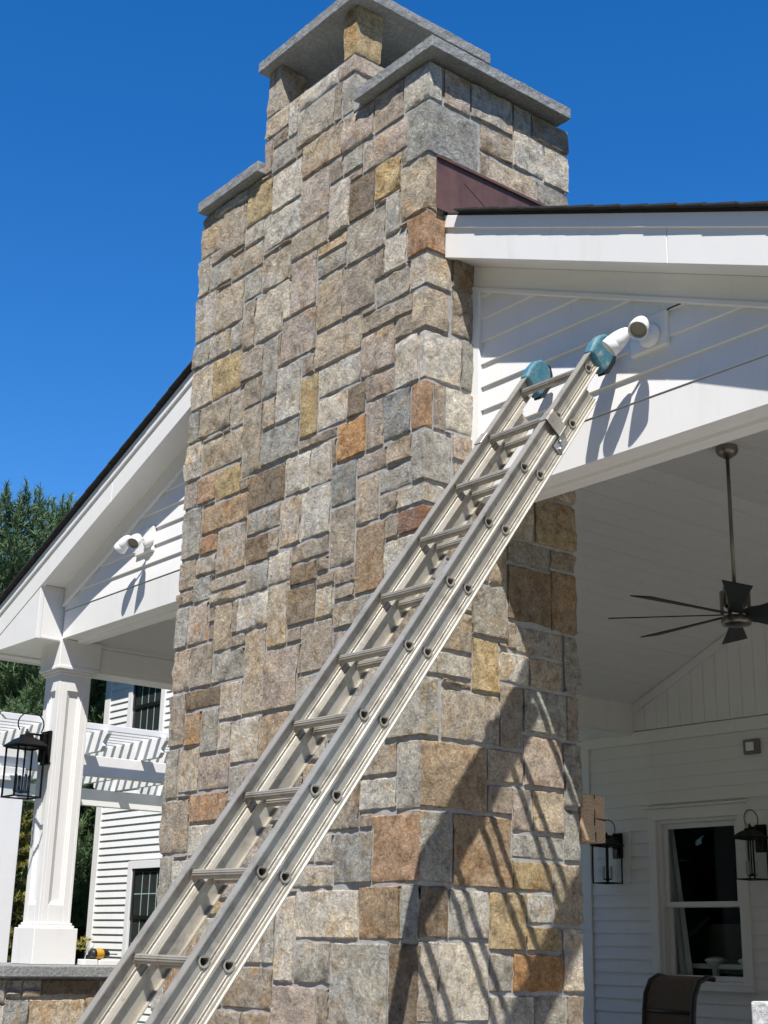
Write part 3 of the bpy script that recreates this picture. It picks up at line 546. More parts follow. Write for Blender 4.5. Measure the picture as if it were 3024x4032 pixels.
    MB().prism([(x+.0031, 3.83, 3.392), (x+.0031, 3.845, 3.388), (x+.0031, 4.19, 3.21), (x+.0031, 4.16, 3.21)], (0.0018, 0, 0)).build('flashing_seam', M['copper'], ch, bevel=.0008)
    c2 = MB(); c2.prism([(x, 3.662, 3.474), (x, 4.555, 3.474), (x, 4.555, 3.4605), (x, 3.662, 3.4605)], (0.014, 0, 0)); c2.build('flashing_lip', M['copper'], ch)
    return ch
build_chimney()

def build_pier(x0, x1, y0, y1, label, capmat, capz=(-0.212, -0.149), traced=(), rface=True):
    pr = empty('stone_pier', ((x0+x1)/2, (y0+y1)/2, GZ), label, 'stone pier', 'stone piers under the pavilion columns')
    o_ = 0.05; a0, a1, b0, b1 = x0+o_, x1-o_, y0+o_, y1-o_
    MB().box(a0+.014, a1-.014, b0+.014, b1-.014, GZ, capz[0]+0.004).build('mortar_core', M['mortar'], pr)
    st = []; zt = capz[0]-0.002
    for (u0, u1, w0, w1, cd_) in fill(a1-a0, zt-GZ, [], lambda q: zt-GZ, wr=(0.16, 0.4), hr=(0.12, 0.3)):
        p = [((a0+u0, b0, 0), (a0+u1, b0, 0), (0, -1, 0))]
        if a0+u0 < a0+.011: p = [((a0, b0+.2, 0), (a0, b0, 0), (-1, 0, 0))] + p
        place_stone(pr, p, GZ+w0, GZ+w1, None, store=st, size=u1-u0)
    for (u0, u1, w0, w1, cd_) in fill(b1-b0, zt-GZ, [(y_0-b0, y_1-b0, z_0-GZ, z_1-GZ, c_) for (y_0, y_1, z_0, z_1, c_) in traced], lambda q: zt-GZ, wr=(0.16, 0.4), hr=(0.12, 0.3)):
        if rface: place_stone(pr, [((a1, b0+u0, 0), (a1, b0+u1, 0), (1, 0, 0))], GZ+w0, GZ+w1, cd_, store=st, size=u1-u0, mult=1.5)
        else: place_stone(pr, [((a0, b0+u1, 0), (a0, b0+u0, 0), (-1, 0, 0))], GZ+w0, GZ+w1, cd_, store=st, size=u1-u0)
    flush(st, pr)
    m_ = MB(); m_.box(x0, x1, y0, y1, *capz); o = m_.build('capstone', capmat, pr, bevel=0.006, seg=2)
    return pr
T_P = [(3.63,3.72,-0.28,-0.22,'g'), (3.73,3.84,-0.28,-0.22,'t'), (3.85,4.18,-0.30,-0.22,'k'), (3.63,3.72,-0.32,-0.28,'g'), (3.73,3.84,-0.33,-0.28,'u'), (3.85,4.10,-0.33,-0.30,'l'), (3.64,3.77,-0.47,-0.33,'b'), (3.79,4.13,-0.49,-0.33,'u'), (4.15,4.21,-0.40,-0.33,'r')]
build_pier(-8.87, -7.87, 3.585, 4.555, 'grey capped stone pier under the white tapered column', M['bluestone'], traced=T_P)
build_pier(-2.70, -1.70, 3.585, 4.555, 'stone pier with pale rough edged cap, cut off by the right edge', M['granite'], capz=(-0.24, -0.129), rface=False)

# ------------------------------------------------------------------ pavilion
RX = -5.28; YW = 3.94; YR = 3.748; YI = 9.5
def zr(x): return 3.64-0.413*abs(x-RX)
pav = empty('pavilion', (RX, 6.7, GZ), 'white gabled pavilion with boarded ceiling built round the stone chimney', 'pavilion')
XE_L, XE_R = -9.06, -1.50

def rake_band(name, o0, o1, y0, y1, xa, xb, mt, bevel=0.003, par=None):
    """board following the roof slope: vertical offsets o0..o1 below the roof top, between xa and xb"""
    m_ = MB(); m_.prism([(xa, y0, zr(xa)-o0), (xb, y0, zr(xb)-o0), (xb, y0, zr(xb)-o1), (xa, y0, zr(xa)-o1)], (0, y1-y0, 0))
    return m_.build(name, mt, par or pav, bevel=bevel)
for xa, xb in ((XE_L+.02, XL+.01), (XC-.004, XE_R-.02)):
    jt = -7.35 if xa < RX else -3.02
    rake_band('rake_fascia', 0.090, 0.238, YR, YR+0.03, xa, jt-.0012, M['white'], .002)
    rake_band('rake_fascia', 0.090, 0.238, YR, YR+0.03, jt+.0012, xb, M['white'], .002)
    rake_band('rake_moulding', 0.026, 0.0905, YR-0.012, YR+0.025, xa, xb, M['white'])
    rake_band('soffit', 0.218, 0.224, YR+0.031, 3.925, max(xa, -8.23), min(xb, -2.33), M['white'], 0)
    rake_band('rake_frieze', 0.224, 0.335, 3.918, 3.945, max(xa, -8.23), min(xb, -2.33), M['white'])
    rake_band('frieze_bead', 0.330, 0.352, 3.908, 3.932, max(xa, -8.23), min(xb, -2.33), M['white'])
# roof deck and shingles
for sgn, xe in ((-1, XE_L), (1, XE_R)):
    rf = MB(); xs = sorted((RX, xe))
    # deck in front of, beside and behind the chimney
    def deck(m_, xa, xb, ya, yb):
        m_.prism([(xa, ya, zr(xa)-0.026), (xb, ya, zr(xb)-0.026), (xb, ya, zr(xb)-0.013), (xa, ya, zr(xa)-0.013)], (0, yb-ya, 0))
    xin = XL+.03 if sgn < 0 else XC-.03
    if sgn < 0: deck(rf, xe, xin, YR-0.01, YI); deck(rf, xin, RX, YB-.03, YI)
    else: deck(rf, xin, xe, YR-0.01, YI); deck(rf, RX, xin, YB-.03, YI)
    roof = rf.build('roof', M['shingle'], pav); ex = 0.137
    n = int(abs(xe-RX)/ex)+1
    for i in range(n):
        xa = RX+sgn*i*ex; xb = RX+sgn*min((i+1.12)*ex, abs(xe-RX)+0.012)
        inside = (sgn < 0 and xa > XL-0.02) or (sgn > 0 and xa < XC+0.004)
        y0 = (YB+.005) if inside else YR-0.043-rnd.uniform(0, 0.0035)
        k = 1 if inside else 3
        ys = [y0, y0+0.22+rnd.uniform(0,.1), y0+0.6+rnd.uniform(0,.2), YI] if not inside else [y0, YI]
        for q in range(len(ys)-1):
            if q == 0 and inside: pass
            t = 0.007+rnd.uniform(0, 0.004)
            P = [(xa, ys[q], zr(xa)-0.0125), (xb, ys[q], zr(xb)-0.009), (xb, ys[q], zr(xb)-0.009+t), (xa, ys[q], zr(xa)-0.006+rnd.uniform(0,.002))]
            MB().prism(P, (0, ys[q+1]-ys[q]-0.003, 0)).build('shingle', M['shingle'], roof)
# gable siding
def board(par, xz, yb_, E, zb, th=0.013, name='siding_board', mt=None):
    """lap board: polygon in x,z; thick at its lower edge"""
    if len(xz) < 3: return
    n = len(xz); fr = [(x, yb_-0.003-th*(1-(z-zb)/E), z) for x, z in xz]; bk = [(x, yb_+0.004, z) for x, z in xz]
    m_ = MB(); m_.poly(fr+bk, [tuple(range(n)), tuple(range(2*n-1, n-1, -1))]+[(i, n+i, n+(i+1)%n, (i+1)%n) for i in range(n)])
    return m_.build(name, mt or M['siding'], par)
gl = MB().prism([(-8.22, YW+.01, 1.87), (XL+.03, YW+.01, 1.87), (XL+.03, YW+.01, zr(XL)-.2), (-8.22, YW+.01, zr(-8.22)-.2)], (0, .05, 0)).build('gable_wall', M['siding'], pav)
gr = MB().prism([(XC-.03, YW+.01, 1.87), (-2.34, YW+.01, 1.87), (-2.34, YW+.01, zr(-2.34)-.2), (XC-.03, YW+.01, zr(XC)-.2)], (0, .05, 0)).build('gable_wall', M['siding'], pav)
def under_rake(poly): 
    o = 0.345
    poly = clip(poly, 0.413, 1, 3.64-o+0.413*RX); return clip(poly, -0.413, 1, 3.64-o-0.413*RX)
zb = 2.046; E = 0.1055
while zb < 3.2:
    board(gl, under_rake([(-8.22, zb), (XL+.01, zb), (XL+.01, zb+E), (-8.22, zb+E)]), YW, E, zb); zb += E
zb = 2.058; E = 0.1108
while zb < 3.2:
    board(gr, under_rake([(XC+.045, zb), (-2.34, zb), (-2.34, zb+E), (XC+.045, zb+E)]), YW, E, zb); zb += E
MB().prism([(XC-.01, YW-.028, 1.87), (XC+.045, YW-.028, 1.87), (XC+.045, YW-.028, zr(XC+.045)-.34), (XC-.01, YW-.028, zr(XC-.01)-.34)], (0, .04, 0)).build('corner_trim', M['white'], pav, bevel=.003)
# front header beam, two lengths, with the trim under it
for xa, xb, zt, zb in ((-8.222, XL+.03, 2.04, 1.858), (XC-.03, -2.338, 2.054, 1.868)):
    MB().box(xa, xb, YW-.012, YW+.02, zb, zt).build('header_face', M['white'], pav, bevel=.003)
    MB().box(xa, xb, YW+.02, YW+.095, zb+.006, zt).build('header_core', M['white'], pav)
    MB().box(xa, xb, YW+.095, YW+.165, zb-.014, zt).build('header_trim', M['white'], pav, bevel=.004)
    MB().box(xa, xb, YW+.165, YW+.20, zb+.01, zt+.3).build('header_back', M['white'], pav)
# eave return boxes, eave soffits and fascias
for sgn in (-1, 1):
    X = lambda x: x if sgn < 0 else 2*RX-x
    a, b_ = sorted((X(-8.235), X(-9.03)))
    m_ = MB(); o_ = 0.232
    q = [(X(-9.03), YR+.004, 1.842), (X(-8.235), YR+.004, 1.842), (X(-8.235), YR+.004, zr(-8.235 if sgn < 0 else X(-8.235))-o_), (X(-9.03), YR+.004, zr(X(-9.03))-0.1)]
    m_.prism(q, (0, .028, 0)).build('eave_return', M['white'], pav, bevel=.002)
    xs = sorted((X(-8.237), X(-8.255)))
    MB().box(xs[0], xs[1], YR+.033, YW+.004, 1.843, zr(X(-8.235))-.222).build('eave_return_side', M['white'], pav)
    MB().box(a, b_, YR+.033, YI, 1.848, 1.86).build('eave_soffit', M['white'], pav)
    xs = sorted((X(-9.03), X(-9.055)))
    MB().box(xs[0], xs[1], YR+.033, YI, 1.83, zr(X(-9.05))-.04).build('eave_fascia', M['white'], pav, bevel=.003)
    xs = sorted((X(-8.90), X(-9.03)))
    MB().box(xs[0], xs[1], YR+.04, YI, 1.836, 1.848).build('eave_trim', M['white'], pav, bevel=.002)
    # box beam along the eave and the lower side header
    xs = sorted((X(-8.245), X(-8.485)))
    MB().box(xs[0], xs[1], YW+.02, YI, 1.838, 2.125).build('side_beam', M['white'], pav, bevel=.004)
    xs = sorted((X(-8.24), X(-8.46)))
    MB().box(xs[0], xs[1], 4.216, 8.1, 1.70, 1.837).build('side_header', M['white'], pav, bevel=.004)
    xs = sorted((X(-8.252), X(-8.448)))
    MB().box(xs[0], xs[1], 4.216, 8.1, 1.675, 1.70).build('side_header_trim', M['white'], pav, bevel=.003)
# ceiling: boards along the ridge, two slopes and a flat middle
def zc(x): return 2.115+0.45*(abs(-8.245-RX)-abs(x-RX)) if abs(x-RX) > 0.62 else 2.115+0.45*(abs(-8.245-RX)-0.62)
ZCF = zc(RX); PW = 0.109
for sgn in (-1, 1):
    x = RX+sgn*0.62; w = PW
    c0 = MB().prism([(RX+sgn*0.62, 4.12, ZCF+.012), (X0 := RX+sgn*2.99, 4.12, zc(RX+sgn*2.965)+.004), (RX+sgn*2.99, 4.12, zc(RX+sgn*2.965)+.02), (RX+sgn*0.62, 4.12, ZCF+.03)], (0, YI-4.12, 0)).build('ceiling_slope', M['white'], pav)
    d = 0.62
    while d < 2.965:
        d1 = min(d+w-0.003, 2.965); xa, xb = RX+sgn*d, RX+sgn*d1
        ya = YB+.02 if XL-.05 < max(xa, xb) and min(xa, xb) < XC+.05 else 4.12
        t = rnd.uniform(0, .0025)
        za = 2.115+0.45*(2.965-d)-t; zb_ = 2.115+0.45*(2.965-d1)-t
        MB().prism([(xa, ya, za), (xb, ya, zb_), (xb, ya, zb_+.011), (xa, ya, za+.011)], (0, YI-ya, 0)).build('ceiling_board', M['white'], c0, bevel=.0015)
        d += w
c1 = MB().box(RX-.63, RX+.63, YB-.02, YI, ZCF+.012, ZCF+.03).build('ceiling_flat', M['white'], pav)
x = RX-.62
while x < RX+.615:
    MB().box(x, min(x+PW-.003, RX+.62), YB+.02, YI, ZCF-rnd.uniform(0,.002), ZCF+.0115).build('ceiling_board', M['white'], c1, bevel=.0015); x += PW
rl = MB().lathe((-6.98, 8.74, zc(-6.98)+.002), (0.41, 0, -0.91), [(0, .085), (.006, .085), (.006, .07), (-.01, .06), (-.01, 0)], 24).build('recessed_light', M['white'], pav)
# inner gable above the belt board
ig = MB().prism([(-8.25, YI, 1.86), (-2.31, YI, 1.86), (-2.31, YI, 2.1), (RX+.62, YI, ZCF+.02), (RX-.62, YI, ZCF+.02), (-8.25, YI, 2.1)], (0, .03, 0)).build('inner_gable', M['white'], pav)
x = -8.245; 
while x < -2.32:
    xb = min(x+.1285, -2.32)
    P = [(x, 1.872), (xb, 1.872), (xb, min(zc(xb), ZCF)-.01), (x, min(zc(x), ZCF)-.01)]
    MB().prism([(p[0], YI-.012-rnd.uniform(0,.002), p[1]) for p in P], (0, .011, 0)).build('gable_board', M['white'], ig, bevel=.002); x += .131
for sgn in (-1, 1):
    xa, xb = RX+sgn*2.965, RX+sgn*.62
    MB().prism([(xa, YI-.034, zc(xa)-.005), (xb, YI-.034, ZCF-.005), (xb, YI-.034, ZCF-.09), (xa, YI-.034, zc(xa)-.09)], (0, .021, 0)).build('gable_rake_trim', M['white'], ig, bevel=.004)
MB().box(RX-.62, RX+.62, YI-.034, YI-.013, ZCF-.085, ZCF-.004).build('gable_rake_trim', M['white'], ig, bevel=.004)

# columns
def column(cx, mirror):
    cyc = 4.075
    neck = MB().box(cx-.14, cx+.14, YW-.016, 4.215, 1.69, 1.862)
    c = neck.build('column', M['white'], pav, bevel=.003)
    h = .108; z0, z1 = .095, 1.64; y0, y1 = 3.957, 4.173
    MB().box(cx-h+.02, cx+h-.02, y0+.02, y1-.02, z0, z1).build('shaft_core', M['white'], c)
    # raised frame round a sunk panel on each face
    pw = .0425; za, zb_ = .205, 1.535
    for face in ('F', 'R', 'L', 'B'):
        m_ = MB()
        def pl(u0, u1, v0, v1, d0, d1):
            # u along the face, d outward depth from the core
            if face == 'F': m_.box(cx-h+u0, cx-h+u1, y0+.02-d1, y0+.02-d0, v0, v1)
            if face == 'B': m_.box(cx-h+u0, cx-h+u1, y1-.02+d0, y1-.02+d1, v0, v1)
            if face == 'R': m_.box(cx+h-.02+d0, cx+h-.02+d1, y0+u0, y0+u1, v0, v1)
            if face == 'L': m_.box(cx-h+.02-d1, cx-h+.02-d0, y0+u0, y0+u1, v0, v1)
        W_ = 2*h; q = 0 if face in 'FB' else .0005
        e = 0.0 if face in 'FB' else .02
        pl(e, .058, z0, z1, 0, .02); pl(W_-.058, W_-e, z0, z1, 0, .02)
        pl(.058, W_-.058, z0, za, 0, .02); pl(.058, W_-.058, zb_, z1, 0, .02)
        m_.build('panel_frame', M['white'], c, bevel=.002)
        k = MB(); m_ = k
        for s_, d in ((0, .013), (.009, .007)):
            pl(.058+s_, .058+s_+.009, za+s_, zb_-s_, 0, d); pl(W_-.058-s_-.009, W_-.058-s_, za+s_, zb_-s_, 0, d)
            pl(.058+s_+.009, W_-.058-s_-.009, za+s_, za+s_+.009, 0, d); pl(.058+s_+.009, W_-.058-s_-.009, zb_-s_-.009, zb_-s_, 0, d)
        k.build('panel_moulding', M['white'], c, bevel=.0015)
    cap = MB()
    for z_0, z_1, o in ((1.638, 1.652, .012), (1.652, 1.668, .024), (1.668, 1.691, .038)):
        cap.box(cx-h-o, cx+h+o, y0-o, y1+o, z_0, z_1)
    cap.build('capital', M['white'], c, bevel=.004, seg=2)
    MB().box(cx-.145, cx+.145, 3.92, 4.21, -.148, .066).build('plinth', M['white'], c, bevel=.003)
    bm_ = MB(); bm_.box(cx-.128, cx+.128, 3.937, 4.193, .066, .082); bm_.box(cx-.118, cx+.118, 3.947, 4.183, .082, .097); bm_.build('base_moulding', M['white'], c, bevel=.005, seg=2)
    return c
column(-8.362, False); column(2*RX+8.362, True)
for sgn in (-1, 1):
    X = lambda x: x if sgn < 0 else 2*RX-x
    MB().box(X(-8.362)-.14, X(-8.362)+.14, 7.95, 8.23, GZ, 1.838).build('rear_post', M['white'], pav, bevel=.004)

# ------------------------------------------------------------------ house behind the pavilion
house = empty('house', (-5, 10, GZ), 'white clapboard house wall at the back of the pavilion, in shade', 'house')
HX0, HX1 = -8.87, 2.0; HXW = -9.7
WX0, WX1, WZ0, WZ1 = -8.025, -7.18, -.235, 1.085            # window opening
hw = MB()
hw.box(HXW, WX0, YI, YI+.12, GZ, 4.2); hw.box(WX1, HX1, YI, YI+.12, GZ, 4.2); hw.box(WX0, WX1, YI, YI+.12, GZ, WZ0); hw.box(WX0, WX1, YI, YI+.12, WZ1, 4.2)
hw = hw.build('wall', M['siding'], house)
E = 0.1065; zb = 1.755-E
TX0, TX1, TZ1, TZ0 = WX0-.085, WX1+.085, WZ1+.095, WZ0-.06
while zb > GZ:
    rows = [(HX0+.09, HX1)]
    for (hx0, hx1, hz0, hz1) in ((TX0, TX1, TZ0, TZ1), (-8.575, -8.325, .565, 1.012), (-7.06, -6.81, .565, 1.012)):
        nr = []
        for a, b_ in rows:
            if zb+E*.6 > hz0 and zb+E*.4 < hz1 and a < hx1 and b_ > hx0:
                if hx0-a > .03: nr.append((a, hx0))
                if b_-hx1 > .03: nr.append((hx1, b_))
            else: nr.append((a, b_))
        rows = nr
    for a, b_ in rows: board(hw, [(a, zb), (b_, zb), (b_, zb+E), (a, zb+E)], YI, E, zb)
    zb -= E
MB().box(HX0-.002, HX0+.088, YI-.03, YI+.01, GZ, 1.76).build('corner_board', M['white'], house, bevel=.003)
MB().box(HX0, HX1, YI-.032, YI+.003, 1.757, 1.863).build('belt_board', M['white'], house, bevel=.003)
MB().box(-8.575, -8.325, YI-.026, YI+.003, .565, 1.012).build('mounting_board', M['white'], house, bevel=.003)
MB().box(-7.06, -6.81, YI-.026, YI+.003, .565, 1.012).build('mounting_board', M['white'], house, bevel=.003)
wf = MB(); y0, y1 = YI-.03, YI+.02
wf.box(TX0, WX0, y0, y1, WZ0-.002, WZ1); wf.box(WX1, TX1, y0, y1, WZ0-.002, WZ1); wf.box(TX0, TX1, y0-.003, y1, WZ1, TZ1)
win = wf.build('window', M['white'], house, bevel=.003)
MB().box(TX0-.03, TX1+.03, YI-.05, YI-.028, TZ1+.002, TZ1+.022).build('drip_cap', M['white'], win, bevel=.004)
MB().box(TX0-.02, TX1+.02, YI-.06, YI+.02, WZ0-.045, WZ0-.004).build('sill', M['white'], win, bevel=.004)
fr = MB(); fr.box(WX0, WX0+.03, YI+.001, YI+.11, WZ0, WZ1); fr.box(WX1-.03, WX1, YI+.001, YI+.11, WZ0, WZ1); fr.box(WX0+.03, WX1-.03, YI+.001, YI+.11, WZ1-.03, WZ1); fr.box(WX0+.03, WX1-.03, YI+.001, YI+.11, WZ0, WZ0+.025)
fr.build('jamb', M['white'], win)
def sash(z0, z1, y, t):
    s_ = MB(); a, b_ = WX0+.031, WX1-.031
    s_.box(a, a+t, y, y+.03, z0, z1); s_.box(b_-t, b_, y, y+.03, z0, z1); s_.box(a+t, b_-t, y, y+.03, z1-t, z1); s_.box(a+t, b_-t, y, y+.03, z0, z0+t)
    s_.build('sash', M['white'], win, bevel=.002); MB().box(a+t-.004, b_-t+.004, y+.012, y+.017, z0+t-.004, z1-t+.004).build('pane', M['pane'], win)
sash(.372, WZ1-.031, YI+.035, .042); sash(WZ0+.026, .41, YI+.07, .042)
rm = MB(); y0 = YI+.13
rm.poly([(-9, y0, GZ), (-5, y0, GZ), (-5, 13, GZ), (-9, 13, GZ), (-9, y0, 2.6), (-5, y0, 2.6), (-5, 13, 2.6), (-9, 13, 2.6)], [(0,1,2,3), (4,7,6,5), (1,5,6,2), (2,6,7,3), (3,7,4,0)])
rm.build('room', M['room'], house)
def curtain():
    m_ = MB(); n = 26; zt, zb_ = WZ1+.12, -1.0; P = []
    for zi in range(9):
        z = zt+(zb_-zt)*zi/8; s_ = (zt-z)/(zt-zb_); wd = .15+.14*min(1, s_*1.5)
        for k in range(n):
            u = k/(n-1); P.append((WX0-.19+wd*u+.06*s_, YI+.17+.02*math.sin(u*26)+.05*u, z))
    m_.poly(P, [(a*n+k, a*n+k+1, (a+1)*n+k+1, (a+1)*n+k) for a in range(8) for k in range(n-1)], True)
    o = m_.build('curtain', M['fabric']); tag(o, 'pale curtain hanging inside the left edge of the double hung window', 'curtain')
curtain()
ls = empty('table_lamp', (-8.22, 10.7, -.6), 'lamp with broad dim shade inside the dark window', 'lamp')
MB().lathe((-8.22, 10.7, -.16), (0,0,1), [(0, .235), (.42, .205)], 24).build('lamp_shade', M['shade'], ls)
MB().lathe((-8.22, 10.7, GZ), (0,0,1), [(0, .12), (.03, .12), (.05, .03), (.6, .05), (.75, .02), (1.2, .012)], 16).build('lamp_stand', M['bronze'], ls)
bd = empty('bed_frame', (-7.5, 9.8, GZ), 'white bed frame with turned post finials inside the window', 'bed')
for px_ in (-7.71, -7.37):
    MB().lathe((px_, 9.80, GZ), (0,0,1), [(0, .035), (.9, .035), (.93, .05), (.95, .028), (1.08, .03), (1.135, .088), (1.15, .09), (1.165, .06), (1.172, 0)], 18).build('post', M['lampwhite'], bd)
MB().box(-8.2, -7.747, 9.785, 9.82, -.115, -.076).build('rail', M['lampwhite'], bd, bevel=.004)
MB().box(-7.673, -7.407, 9.785, 9.82, -.115, -.076).build('rail', M['lampwhite'], bd, bevel=.004)
sn = empty('wall_sensor', (-6.98, 9.47, 1.62), 'small grey wall box high on the back wall near the right edge', 'wall box')
MB().box(-7.055, -6.905, YI-.055, YI-.015, 1.56, 1.68).build('housing', M['greybox'], sn, bevel=.008, seg=2)
MB().box(-7.02, -6.945, YI-.066, YI-.056, 1.585, 1.655).build('lens_cover', M['lampwhite'], sn, bevel=.003)
MB().box(-7.07, -6.89, YI-.012, YI-.004, 1.545, 1.70).build('back_plate', M['white'], sn, bevel=.002)

# ------------------------------------------------------------------ wing of the house far left
wing = empty('house_wing', (-17, 11, GZ), 'distant white clapboard house wing with black framed windows beyond the pergola', 'house')
YG, GX0, GX1, GZT = 10.6, -20.35, -12.0, 4.42
ww = [(-19.46, -18.56, 2.62, 4.30), (-19.07, -18.1, -.42, 1.03)]
wl = MB().box(GX0, GX1, YG+.02, YG+.2, GZ, GZT).build('wall', M['siding'], wing)
MB().box(GX0, GX0+.15, YG+.2, YG+5, GZ, GZT).build('side_wall', M['siding'], wing)
E = 0.107; zb = GZ
while zb < GZT-.02:
    rows = [(GX0+.16, GX1)]
    for (a0, a1, b0, b1) in ww:
        nr = []
        for a, b_ in rows:
            if zb+E*.5 > b0-.11 and zb+E*.5 < b1+.11 and a < a1+.12 and b_ > a0-.12:
                if a0-.12-a > .03: nr.append((a, a0-.12))
                if b_-a1-.12 > .03: nr.append((a1+.12, b_))
            else: nr.append((a, b_))
        rows = nr
    for a, b_ in rows: board(wl, [(a, zb), (b_, zb), (b_, min(zb+E, GZT)), (a, min(zb+E, GZT))], YG+.014, E, zb, th=.02)
    zb += E
MB().box(GX0-.02, GX0+.155, YG-.02, YG+.02, GZ, GZT).build('corner_board', M['white'], wing, bevel=.003)
MB().box(GX0-.35, GX1, YG-.36, YG+.2, GZT, GZT+.12).build('eave', M['white'], wing, bevel=.004)
MB().prism([(GX0-.4, YG-.42, GZT+.12), (GX0-.4, YG+5, GZT+2.4), (GX0-.4, YG+5, GZT+2.5), (GX0-.4, YG-.42, GZT+.18)], (GX1-GX0+.4, 0, 0)).build('roof', M['shingle'], wing)
for (a0, a1, b0, b1) in ww:
    t = MB(); y0, y1 = YG-.03, YG+.02
    t.box(a0-.12, a0, y0, y1, b0-.11, b1+.11); t.box(a1, a1+.12, y0, y1, b0-.11, b1+.11); t.box(a0, a1, y0, y1, b1, b1+.11); t.box(a0, a1, y0, y1, b0-.11, b0)
    w_ = t.build('window', M['white'], wing, bevel=.003); zm = (b0+b1)/2+.02
    f_ = MB()
    for z0, z1, y in ((zm-.02, b1, YG-.005), (b0, zm+.03, YG+.01)):
        f_.box(a0, a0+.055, y, y+.03, z0, z1); f_.box(a1-.055, a1, y, y+.03, z0, z1); f_.box(a0+.055, a1-.055, y, y+.03, z1-.055, z1); f_.box(a0+.055, a1-.055, y, y+.03, z0, z0+.055)
    f_.build('frame', M['dark'], w_)
    g = MB()
    for z0, z1 in ((zm+.035, b1-.055), (b0+.055, zm-.025)):
        n = 4
        for k in range(1, n): x = a0+.055+(a1-a0-.11)*k/n; g.box(x-.007, x+.007, YG+.012, YG+.02, z0, z1)
        z = (z0+z1)/2; g.box(a0+.055, a1-.055, YG+.0125, YG+.0195, z-.007, z+.007)
    g.build('muntins', M['muntin'], w_)
    MB().box(a0+.05, a1-.05, YG+.006, YG+.011, b0+.05, b1-.05).build('pane', M['pane'], w_)
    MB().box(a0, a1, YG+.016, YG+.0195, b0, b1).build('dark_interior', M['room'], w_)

# ------------------------------------------------------------------ pergola
pg = empty('pergola', (-13.6, 7, GZ), 'white garden pergola with many closely set slats left of the chimney', 'pergola')
for x in (-12.2, -15.0):
    MB().box(x-.045, x+.045, 5.28, 9.9, 1.49, 1.68).build('girder', M['white'], pg, bevel=.004)
for y in (5.53, 6.15, 6.77, 7.39, 8.01, 8.63, 9.25):
    z0, z1 = 1.682, 1.868; xa, xb = -15.5, -11.66
    P = [(xa, z0+.08), (xa+.16, z0), (xb-.16, z0), (xb-.11, z0+.045), (xb-.12, z0+.075), (xb-.07, z0+.125), (xb-.04, z0+.15), (xb-.03, z1), (xa, z1)]
    MB().prism([(p[0], y-.022, p[1]) for p in P], (0, .044, 0)).build('rafter', M['white'], pg, bevel=.003)
for k in range(21):
    x = -11.80-k*.178
    P = [(5.12, 1.905), (5.16, 1.868), (9.7, 1.868), (9.7, 1.925), (5.12, 1.925)]
    MB().prism([(x-.02, p[0], p[1]+.001) for p in P], (.04, 0, 0)).build('purlin', M['white'], pg, bevel=.003)
for x, y in ((-12.2, 5.42), (-15.0, 5.42), (-12.2, 9.6), (-15.0, 9.6)):
    p_ = MB().box(x-.115, x+.115, y-.115, y+.115, GZ, 1.489).build('post', M['white'], pg, bevel=.005)
    MB().box(x-.15, x+.15, y-.15, y+.15, 1.36, 1.41).build('post_collar', M['white'], p_, bevel=.006)
    MB().box(x-.15, x+.15, y-.15, y+.15, GZ, GZ+.22).build('post_base', M['white'], p_, bevel=.006)

